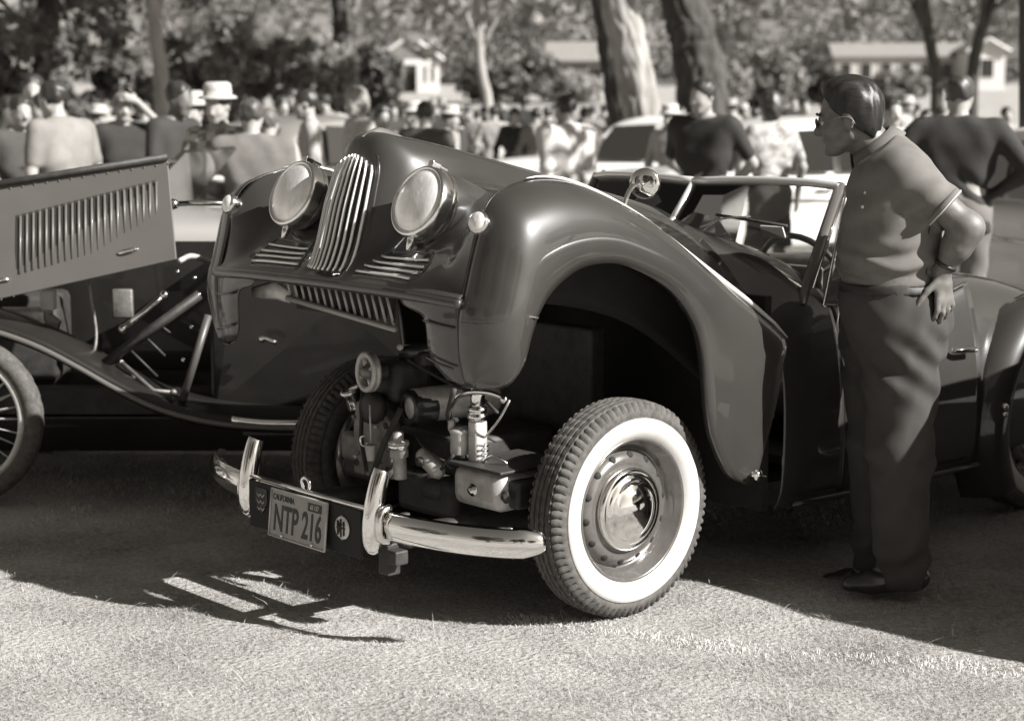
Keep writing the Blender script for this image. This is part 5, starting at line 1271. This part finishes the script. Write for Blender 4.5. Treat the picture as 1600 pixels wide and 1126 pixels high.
crowd(392, 156, 11.8, 10, 'balding man in grey-brown jacket with his back to us', shirt=.15, sleeve='long', trousers=.08, hair=.07, build=1.15, pose='front', hem=.82)
crowd(418, 172, 13.5, 350, 'fair person in pale shirt beside the grey-brown jacket', shirt=.50, trousers=.2, hair=.10)
crowd(482, 142, 15.2, 100, 'dark-haired man in pale shirt standing sideways before the old saloon', shirt=.58, sleeve='long', trousers=.12, pose='down')
crowd(560, 140, 16.2, 120, 'white-haired woman in white blouse and dark skirt above the roadster nose', shirt=.72, trousers=.04, hair=.22, female=True, skirt=True)
crowd(597, 166, 17.0, 200, 'dark-haired woman in pale dress just right of the hood ornament', shirt=.50, trousers=.48, hair=.03, female=True, skirt=True)
crowd(648, 158, 17.5, 150, 'woman in black coat and white cap in the middle of the crowd', shirt=.03, sleeve='long', trousers=.04, hat=.42, female=True)
crowd(664, 160, 15.6, 340, 'dark-haired man with a dark pullover and pale bag-like sleeve', shirt=.07, sleeve='short', trousers=.3, build=1.1)
crowd(700, 163, 18.5, 250, 'person in a printed shirt and pale cap', shirt=.4, shirt_kind='print', trousers=.15, hat=.4)
crowd(718, 172, 20.5, 90, 'woman in dark coat walking left', shirt=.03, sleeve='long', trousers=.03, female=True, skirt=True)
crowd(746, 172, 31.0, 0, 'small far figure in grey near the slender tree', shirt=.25, trousers=.1, h=.024)
crowd(772, 166, 26.0, 5, 'man in light suit with his back to us near the slender tree', shirt=.48, sleeve='long', trousers=.45, h=.022)
crowd(804, 171, 25.0, 180, 'woman in a long black dress among far spectators', shirt=.02, sleeve='long', trousers=.02, female=True, skirt=True, h=.022)
crowd(838, 170, 25.0, 20, 'man in mid-grey shirt and dark trousers beyond the white-shirted man', shirt=.22, sleeve='long', trousers=.10, h=.022)
crowd(856, 168, 27.0, 330, 'dark-suited man beside the mid-grey shirt', shirt=.04, sleeve='long', trousers=.04, h=.022)
crowd(893, 150, 15.0, 40, 'man in white long-sleeved shirt and dark tie looking down', shirt=.78, sleeve='long', trousers=.22, pose=('down', 'front'), lean=.08, build=1.4)
crowd(926, 166, 33.0, 20, 'far man in grey left of the big pine', shirt=.2, trousers=.12, h=.024)
crowd(944, 164, 36.0, 10, 'far man in black left of the big pine', shirt=.03, sleeve='long', trousers=.1, h=.024)
crowd(957, 168, 34.0, 300, 'far figure in brown touching the dark side of the big pine', shirt=.12, sleeve='long', trousers=.2, h=.024)
crowd(1049, 163, 19.0, 150, 'person all in white with a white hat right of the big pine', shirt=.78, sleeve='long', trousers=.7, hat=.5)
crowd(1101, 125, 13.0, 150, 'dark-haired man in black shirt with hands behind his back', shirt=.025, sleeve='short', trousers=.04, pose='back', build=1.08, headturn=.35)
crowd(1206, 146, 14.4, 20, 'woman in printed white blouse and dark skirt before the white saloon', shirt=.62, shirt_kind='print', trousers=.06, hair=.04, female=True, skirt=True)
crowd(1258, 154, 23.5, 180, 'small dark figure just left of the polo-shirted man', shirt=.03, sleeve='long', trousers=.03, h=.022)
crowd(1391, 152, 14.0, 200, 'dark-haired man in white shirt behind the polo-shirted man', shirt=.72, trousers=.1)
crowd(1448, 172, 20.0, 160, 'far spectator in mottled shirt between the two big men', shirt=.30, shirt_kind='print', trousers=.1)
crowd(1500, 119, 11.0, 345, 'man in dark suit with hands on hips, back to us at right', shirt=.028, sleeve='long', trousers=.14, hair=.05, pose='hips', build=1.16, hem=.80)
crowd(1572, 168, 24.0, 190, 'far spectator in pale shirt at the right edge', shirt=.5, trousers=.1, h=.022)

# the band of small, far, blurred spectators behind them
_r = random.Random(3)
_far = [(520, 171, 27), (545, 166, 30), (575, 172, 26), (612, 169, 29), (630, 166, 33), (676, 170, 28), (690, 168, 34), (730, 170, 36), (756, 169, 38), (786, 169, 33), (820, 168, 30), (868, 170, 33), (912, 168, 37), (973, 166, 40), (1062, 168, 34), (1145, 166, 30), (1160, 168, 36), (1180, 164, 27), (1240, 166, 38), (1288, 168, 33), (1415, 168, 28), (1432, 166, 34), (1470, 168, 30), (440, 160, 24), (458, 168, 28), (225, 160, 22), (150, 158, 20), (168, 162, 24), (10, 152, 18), (285, 165, 24)]
_marks = [(104, 'the man bending over the louvred bonnet'), (250, 'the slender pale tree at left'), (342, 'the man in the white hat'), (482, 'the sideways man in the pale shirt'), (600, 'the hood ornament'), (760, 'the slender tree on the lawn'), (889, 'the white-shirted man with a tie'), (985, 'the big leaning pine'), (1101, 'the black-shirted man'), (1206, 'the woman in the printed blouse'), (1325, 'the polo-shirted man'), (1500, 'the dark-suited man')]
_rank = {}
for i, (px, yt, Y) in enumerate(_far):
    mk = min(_marks, key=lambda q: abs(q[0] - px)); sd = 'left' if px < mk[0] else 'right'; _rank.setdefault((mk[1], sd), []).append((abs(px - mk[0]), i))
_lab = {}
for (mk, sd), L_ in _rank.items():
    for k, (_, i) in enumerate(sorted(L_)): _lab[i] = 'small far spectator, %s to the %s of %s' % (('first', 'second', 'third', 'fourth', 'fifth')[k], sd, mk)
for i, (px, yt, Y) in enumerate(_far):
    src = PROTO[(i * 7 + 3) % len(PROTO)]; p = at(px, yt, Y); g = float(rise(0, Y))
    copy_tree(src, (float(p[0]), float(Y), g), _r.uniform(0, 6.28), _lab[i], 'far spectators beyond the crowd')
# ------------------------------------------------------------------ trees, shrubs and houses behind the crowd
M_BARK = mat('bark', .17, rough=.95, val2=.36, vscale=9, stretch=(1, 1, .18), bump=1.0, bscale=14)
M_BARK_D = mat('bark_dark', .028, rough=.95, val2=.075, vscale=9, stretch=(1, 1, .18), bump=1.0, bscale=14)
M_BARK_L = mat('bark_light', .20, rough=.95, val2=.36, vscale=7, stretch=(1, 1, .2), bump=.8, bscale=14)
M_LEAF = mat('leaf_mid', .17, rough=.6, val2=.34, vscale=1.2, translucent=.3)  # leaf tones lightened in place of haze over the background
M_LEAF_D = mat('leaf_dark', .07, rough=.6, val2=.18, vscale=1.2, translucent=.25)
M_LEAF_L = mat('leaf_light', .24, rough=.6, val2=.44, vscale=1.5, translucent=.3)
def leaf_cloud(centres, radii, n, size, seed=0, flat=.75):
    """n leaf-sized faces spread through clumps"""
    g = np.random.default_rng(seed); C = np.asarray(centres, float); R = np.asarray(radii, float)
    w = R ** 2; i = g.choice(len(C), n, p=w / w.sum())
    d = g.normal(size=(n, 3)); d /= np.linalg.norm(d, axis=1)[:, None]
    r = R[i] * g.uniform(.25, 1.0, n) ** .5
    p = C[i] + d * r[:, None] * np.array([1, 1, flat])
    a = g.normal(size=(n, 3)); a /= np.linalg.norm(a, axis=1)[:, None]; b = np.cross(a, g.normal(size=(n, 3))); b /= np.linalg.norm(b, axis=1)[:, None] + 1e-9
    s = size * g.uniform(.6, 1.4, n)[:, None]
    V = np.stack([p - a * s, p + b * s * .55, p + a * s, p - b * s * .55], 1).reshape(-1, 3)
    return V, np.arange(n)[:, None] * 4 + np.array([[0, 1, 2, 3]])
def clumps(c, rad, n, rs, seed):
    g = np.random.default_rng(seed); q = g.normal(size=(n, 3)); q /= np.linalg.norm(q, axis=1)[:, None]
    q *= (g.uniform(.2, 1, n) ** .5)[:, None]
    return np.asarray(c) + q * np.asarray(rad), g.uniform(rs * .5, rs * 1.2, n)
def make_tree(label, base, path, radii, crown=None, bark=None, leaf=None, nleaf=2500, lsize=.16, seed=1, limbs=(), name='tree', group=None, ncl=26, rs=.9):
    t = thing(name, label, 'tree', base, 0, group)
    P_ = cr(path, 24); r_ = cr(np.array(radii, float)[:, None], 24).ravel(); g = np.random.default_rng(seed); big = radii[0] > .25
    P_ = P_ + np.concatenate([np.zeros((1, 3)), g.normal(0, .03 * r_[0], (23, 3))])
    if big:
        Q_ = cr(P_, 140); q_ = np.interp(np.linspace(0, 23, 140), np.arange(24), r_); m = MB().tube(Q_, q_, 48)
        V = np.array(m.v).reshape(140, 48, 3); cen = Q_[:, None, :]; aa = np.arange(48)[None, :] * 2 * math.pi / 48; hh = np.arange(140)[:, None] * .13
        k_ = 1 + .055 * np.sin(aa * 9 + 2.2 * np.sin(hh * 1.3 + aa * 2)) + .04 * np.sin(aa * 17 + 3 * np.sin(hh * 2.1 + seed)) + .03 * np.sin(hh * 5 + aa * 3)
        m.v = [tuple(v) for v in (cen + (V - cen) * k_[..., None]).reshape(-1, 3)]
    else: m = MB().tube(P_, r_, 18)
    m.build('trunk', bark or M_BARK, t)
    for lp, lr in limbs: MB().tube(cr(lp, 12), np.linspace(lr, lr * .3, 12), 8).build('limb', bark or M_BARK, t)
    if crown is not None:
        c, rad = crown; cc, rr = clumps(c, rad, ncl, rs, seed); V, Fq = leaf_cloud(cc, rr, nleaf, lsize, seed)
        for i in range(0, ncl, 4):
            s0 = P_[min(23, 12 + i % 12)]; MB().tube(cr([s0, (s0 + cc[i]) / 2 + np.array([0, 0, .2]), cc[i]], 8), np.linspace(r_[-1] * .8 + .02, .015, 8), 6).build('limb', bark or M_BARK, t)
        fast_mesh('crown', V, Fq, leaf or M_LEAF, t)
    return t
def tl(px, py, Y, base): return tuple(np.array(at(px, py, Y)) - np.array(base))
# the big leaning pine, and one behind with shade put into its bark
def gp2(px, Y): p = at(px, 165, Y); return (float(p[0]), float(Y), float(rise(0, Y)))
b = gp2(1022, 24); tb = np.array(b)
make_tree('big leaning pine with pale furrowed bark behind the crowd', b, [(0,0,-.2), tl(1010,235,24,b), tl(990,110,24,b), tl(968,0,24,b), tl(930,-200,24,b), tl(900,-420,24,b)], [.32,.25,.235,.215,.18,.12], ((-1.2,0,9.5),(3.5,3.5,2.2)), seed=3, nleaf=2600, lsize=.22, leaf=M_LEAF_D)
b = gp2(980, 25.5)
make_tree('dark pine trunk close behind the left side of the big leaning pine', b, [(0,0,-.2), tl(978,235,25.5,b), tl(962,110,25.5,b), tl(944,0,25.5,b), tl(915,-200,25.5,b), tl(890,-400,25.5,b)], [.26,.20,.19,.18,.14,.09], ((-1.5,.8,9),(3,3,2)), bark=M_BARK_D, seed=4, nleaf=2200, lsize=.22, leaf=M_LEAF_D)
b = gp2(1098, 36)
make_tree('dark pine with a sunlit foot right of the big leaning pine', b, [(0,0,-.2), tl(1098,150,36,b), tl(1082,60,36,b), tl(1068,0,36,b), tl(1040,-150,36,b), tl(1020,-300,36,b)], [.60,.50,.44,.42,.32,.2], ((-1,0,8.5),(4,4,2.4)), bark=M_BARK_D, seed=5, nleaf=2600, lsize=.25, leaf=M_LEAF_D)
b = gp2(250, 30)
make_tree('slender pale tree rising behind the fair-haired person in black', b, [(0,0,-.1), tl(252,135,30,b), tl(244,60,30,b), tl(238,0,30,b), tl(232,-150,30,b), tl(240,-300,30,b)], [.15,.13,.115,.105,.08,.05], ((0,.3,6.6),(2.6,2.6,1.8)), bark=M_BARK_L, seed=6, nleaf=2600, lsize=.17)
b = gp2(534, 44)
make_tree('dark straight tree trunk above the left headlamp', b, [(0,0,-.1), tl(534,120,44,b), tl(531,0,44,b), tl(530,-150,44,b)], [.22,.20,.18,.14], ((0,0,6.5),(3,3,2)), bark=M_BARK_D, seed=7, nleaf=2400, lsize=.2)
b = gp2(760, 46)
make_tree('slender tree with pale lower trunk in the middle of the lawn', b, [(0,0,-.1), tl(762,165,46,b), tl(752,110,46,b), tl(748,50,46,b), tl(747,-60,46,b), tl(750,-180,46,b)], [.16,.14,.12,.11,.09,.06], ((0,.5,6.8),(3,3,1.9)), bark=M_BARK_L, seed=8, nleaf=3200, lsize=.19)
b = gp2(1462, 52)
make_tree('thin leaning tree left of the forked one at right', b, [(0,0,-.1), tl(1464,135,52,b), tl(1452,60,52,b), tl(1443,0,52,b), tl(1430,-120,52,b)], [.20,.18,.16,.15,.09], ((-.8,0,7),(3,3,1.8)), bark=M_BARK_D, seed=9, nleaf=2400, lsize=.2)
b = gp2(1518, 52)
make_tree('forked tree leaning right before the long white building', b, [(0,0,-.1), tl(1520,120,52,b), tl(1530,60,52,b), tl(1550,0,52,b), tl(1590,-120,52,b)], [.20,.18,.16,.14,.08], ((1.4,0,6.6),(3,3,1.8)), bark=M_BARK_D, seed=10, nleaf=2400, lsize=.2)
b = gp2(1604, 14)
make_tree('dark trunk cut by the right edge of the picture', b, [(0,0,-.1), tl(1603,300,14,b), tl(1603,0,14,b), tl(1600,-300,14,b), tl(1596,-700,14,b)], [.07,.06,.055,.05,.03], ((0,0,4.6),(1.4,1.4,.9)), bark=M_BARK_D, seed=12, nleaf=1200, lsize=.10)
# left: dark trees whose crowns hang low, sky between the leaves
for i, (px, Y, lab) in enumerate(((70, 34, 'broad dark tree with low boughs at the top left'), (-40, 30, 'dark tree reaching in at the left edge'), (170, 40, 'dark tree with sky showing through its low crown'))):
    b = gp2(px, Y)
    make_tree(lab, b, [(0,0,-.1), tl(px, 120, Y, b), tl(px + 6, 0, Y, b), tl(px - 4, -200, Y, b), tl(px, -350, Y, b)], [.26,.22,.2,.16,.08], ((0,0,4.6),(3.0,2.5,2.4)), bark=M_BARK_D, leaf=M_LEAF_D, seed=20 + i, nleaf=2900, lsize=.13, ncl=30, rs=.62)
# shrubs
def shrub(px, Y, wpx, htop, label, leaf, seed, n=4200, lsize=.11, flat=1.0):
    b = gp2(px, Y); sc_ = Y / FPX; top = float(at(px, htop, Y)[2]) - b[2]; w = wpx * sc_ / 2
    t = thing('shrub', label, 'shrub', b, 0, 'shrubs behind the lawn')
    cc, rr = clumps((0, 0, top * .52), (w * .85, w * .7, top * .45), 30, max(.35, w * .28), seed); cc[:, 2] = np.maximum(cc[:, 2], .25)
    V, Fq = leaf_cloud(cc, rr, n, lsize, seed, .9); V[:, 2] = np.maximum(V[:, 2], .02)
    fast_mesh('foliage', V, Fq, leaf, t)
    for k in range(3): MB().tube(cr([(0, 0, -.05), cc[k] * np.array([.4, .4, .5]), cc[k]], 7), np.linspace(.05, .015, 7), 6).build('stem', M_BARK_D, t)
    return t
shrub(300, 40, 150, 60, 'rounded grey-green shrub left of the large thicket', M_LEAF, 31, 5200)
shrub(405, 42, 210, -10, 'tallest feathery shrub of the large thicket', M_LEAF_L, 32, 7500)
shrub(500, 40, 170, 40, 'dense shrub on the right of the large thicket', M_LEAF, 33, 6000)
shrub(585, 44, 110, 70, 'low dark shrub between the thicket and the gabled house', M_LEAF_D, 34, 3600)
shrub(200, 37, 130, 90, 'dark shrub under the slender pale tree', M_LEAF_D, 35, 4200)
shrub(110, 36, 140, 120, 'dark shrub behind the men at the tourer bonnet', M_LEAF_D, 36, 2600)
shrub(0, 34, 130, 70, 'dark shrub at the left edge', M_LEAF_D, 37, 4200)
shrub(800, 118, 190, 95, 'long dark hedge-like shrub beside the gabled house', M_LEAF_D, 38, 5200, .25)
shrub(900, 120, 120, 118, 'pale clipped shrub below the grey roofed house', M_LEAF_L, 39, 3800, .22)
shrub(1190, 108, 150, 75, 'mid-grey shrub left of the long white building', M_LEAF, 40, 5200, .22)
shrub(1145, 96, 70, 95, 'pale flowering shrub beside the sunlit pine foot', M_LEAF_L, 41, 3200, .18)
shrub(1405, 112, 110, 112, 'low round clipped bush before the long white building', M_LEAF, 42, 4200, .18)
shrub(1270, 116, 90, 88, 'dark shrub at the left end of the long white building', M_LEAF_D, 43, 3600, .2)
# the wood beyond: one mass
def wood():
    g = np.random.default_rng(77); cen = []; rad = []
    for k in range(430):
        Y = g.uniform(178, 235); px = g.uniform(230, 1750); X = (px - 800) / FPX * Y
        z = float(rise(0, Y)) + g.uniform(.5, 16); cen.append((X, Y, z)); rad.append(g.uniform(1.6, 3.6))
    for k in range(120):                                     # nearer boughs hanging into the top of the view
        px = g.uniform(560, 1600); Y = g.uniform(70, 110); X = (px - 800) / FPX * Y
        z = float(at(px, 0 if px < 900 else -25, Y)[2]) + g.uniform(-.4, 3.5) - (.6 if px < 900 else 0); cen.append((X, Y, z)); rad.append(g.uniform(.8, 1.7))
    V, Fq = leaf_cloud(cen, rad, 85000, .32, 78, .85)
    o = fast_mesh('woodland', V, Fq, mat('wood_leaf', .13, rough=.7, val2=.30, vscale=.35, translucent=.2)); o['kind'] = 'stuff'; o['label'] = 'distant mixed woodland behind the lawn and houses'
wood()
# wooded hill closing the view
hx = np.linspace(-75, 260, 60); hy = np.linspace(205, 330, 26); HX, HY = np.meshgrid(hx, hy, indexing='ij')
ramp = np.clip((HX + 70) / 60, 0, 1); HZ = rise(HX, HY) - 1 + np.clip((HY - 205) / 60, 0, 1) ** .8 * 26 * ramp * ramp * (3 - 2 * ramp) + 1.5 * np.sin(HX * .11) * np.sin(HY * .09)
struct(MB().grid(np.stack([HX, HY, HZ], -1)).build('hill', mat('hill_scrub', .10, rough=.95, val2=.22, vscale=.25, bump=1.0, bscale=.6)))
# houses
M_WALL = mat('house_white', .55, rough=.8, var=.06, vscale=2); M_SHINGLE = mat('roof_shingle', .15, rough=.9, var=.25, vscale=3); M_WIN = mat('house_glass', .03, rough=.1)
def house(label, px, Y, w, d, hw, hr, yaw, wall, roof, nwin, ridge='x', porch=False, name='house'):
    b = gp2(px, Y); t = thing(name, label, 'house', b, yaw)
    MB().box((0, d / 2, hw / 2 - .2), (w, d, hw + .4)).build('wall', wall, t, smooth=False)
    o = .35
    if ridge == 'x':
        for sg in (-1, 1):
            y0 = -o if sg < 0 else d + o
            MB().prism([(-w / 2 - o, y0, hw - .08), (w / 2 + o, y0, hw - .08), (w / 2 + o, d / 2, hw + hr), (-w / 2 - o, d / 2, hw + hr)], (0, 0, .14)).build('roof', roof, t, smooth=False)
        for sg in (-1, 1): MB().prism([(sg * (w / 2 - .01), 0, hw), (sg * (w / 2 - .01), d, hw), (sg * (w / 2 - .01), d / 2, hw + hr)], (-.1 * sg, 0, 0)).build('gable', wall, t, smooth=False)
    else:
        for sg in (-1, 1):
            MB().prism([(sg * (w / 2 + o), -o, hw - .1), (sg * (w / 2 + o), d + o, hw - .1), (0, d + o, hw + hr), (0, -o, hw + hr)], (0, 0, .14)).build('roof', roof, t, smooth=False)
            MB().tube([(sg * (w / 2 + o), -o - .05, hw - .05), (0, -o - .05, hw + hr + .05)], .16, 4).build('barge_board', wall, t, smooth=False)
        MB().prism([(-w / 2, .01, hw), (w / 2, .01, hw), (0, .01, hw + hr)], (0, .1, 0)).build('gable', wall if not porch else M_SHINGLE, t, smooth=False)
    for k in range(nwin):
        x = -w / 2 + w * (k + .5) / nwin; ww_ = min(1.1, w / nwin * .5)
        if porch and abs(x) < .8: continue
        f = MB().box((x, -.03, hw * .56), (ww_ + .2, .06, hw * .46 + .2)).build('window', M_WALL, t, smooth=False)
        MB().box((x, -.05, hw * .56), (ww_, .06, hw * .46)).build('pane', M_WIN, f, smooth=False)
    if porch:
        for sg in (-1, 1): MB().box((sg * w * .30, -1.0, hw / 2), (.32, .32, hw)).build('porch_post', wall, t, smooth=False)
        MB().box((0, -.04, hw * .42), (1.2, .08, hw * .84)).build('door', M_WIN, t, smooth=False)
    return t
house('white gabled house with a porch beyond the lawn', 640, 150, 5.0, 7.0, 2.7, 1.9, .15, M_WALL, M_SHINGLE, 3, 'y', True)
house('low grey wing beside the gabled house', 580, 156, 4.0, 5.0, 2.4, 1.0, .1, mat('house_grey', .30, rough=.8), M_SHINGLE, 2)
house('house with a pale grey roof left of the big pine', 930, 146, 7.5, 6.0, 2.6, 1.5, -.05, mat('house_brown', .16, rough=.8), mat('roof_pale', .22, rough=.9, var=.12, vscale=3), 3)
house('long low white building on the right', 1430, 165, 14.5, 7.0, 2.9, 1.2, -.06, mat('house_cream', .42, rough=.8), mat('roof_pale2', .22, rough=.9, var=.12, vscale=3), 8)
house('bright white gable end at the right of the long building', 1540, 160, 3.2, 6.0, 3.4, 1.0, .0, M_WALL, M_SHINGLE, 1, 'y')
# unseen trees around the photographer, added to reflect in paint and chrome
for k, (x_, y_, hh) in enumerate(((-9, -7, 9), (1.5, -13, 10), (-17, 0, 8), (-4, -17, 11), (11, -17, 9), (22, 6, 9))):
    make_tree(('unseen round-crowned tree left behind the photographer', 'unseen round-crowned tree straight behind the photographer', 'unseen round-crowned tree far left of the tourer', 'unseen tallest round-crowned tree behind the photographer', 'unseen round-crowned tree right behind the photographer', 'unseen round-crowned tree far right of the field')[k],
              (x_, y_, 0), [(0,0,-.2),(.1,0,hh*.3),(0,.1,hh*.6),(.1,.1,hh*.9)], [.3,.24,.18,.08], ((0,0,hh*.62),(3.2,3.2,hh*.36)), seed=60+k, nleaf=3600, lsize=.24, leaf=M_LEAF_D, ncl=34, rs=1.2)

for k, (x_, y_, hh) in enumerate(((21, 5, 11), (21, 13, 13), (25, 9.5, 9), (27, 2, 12))):  # unseen trees added for dappled reflections on the near wing
    make_tree(('unseen tall spreading tree right of the field', 'unseen tallest spreading tree far right of the field', 'unseen nearest spreading tree right of the roadster', 'unseen spreading tree farthest to the right')[k],
              (x_, y_, 0), [(0,0,-.2),(.1,0,hh*.3),(0,.1,hh*.6),(.1,.1,hh*.9)], [.24,.2,.16,.08], ((0,0,hh*.66),(3.4,3.4,hh*.30)), seed=80+k, nleaf=3400, lsize=.24, leaf=M_LEAF_D, ncl=30, rs=1.1)
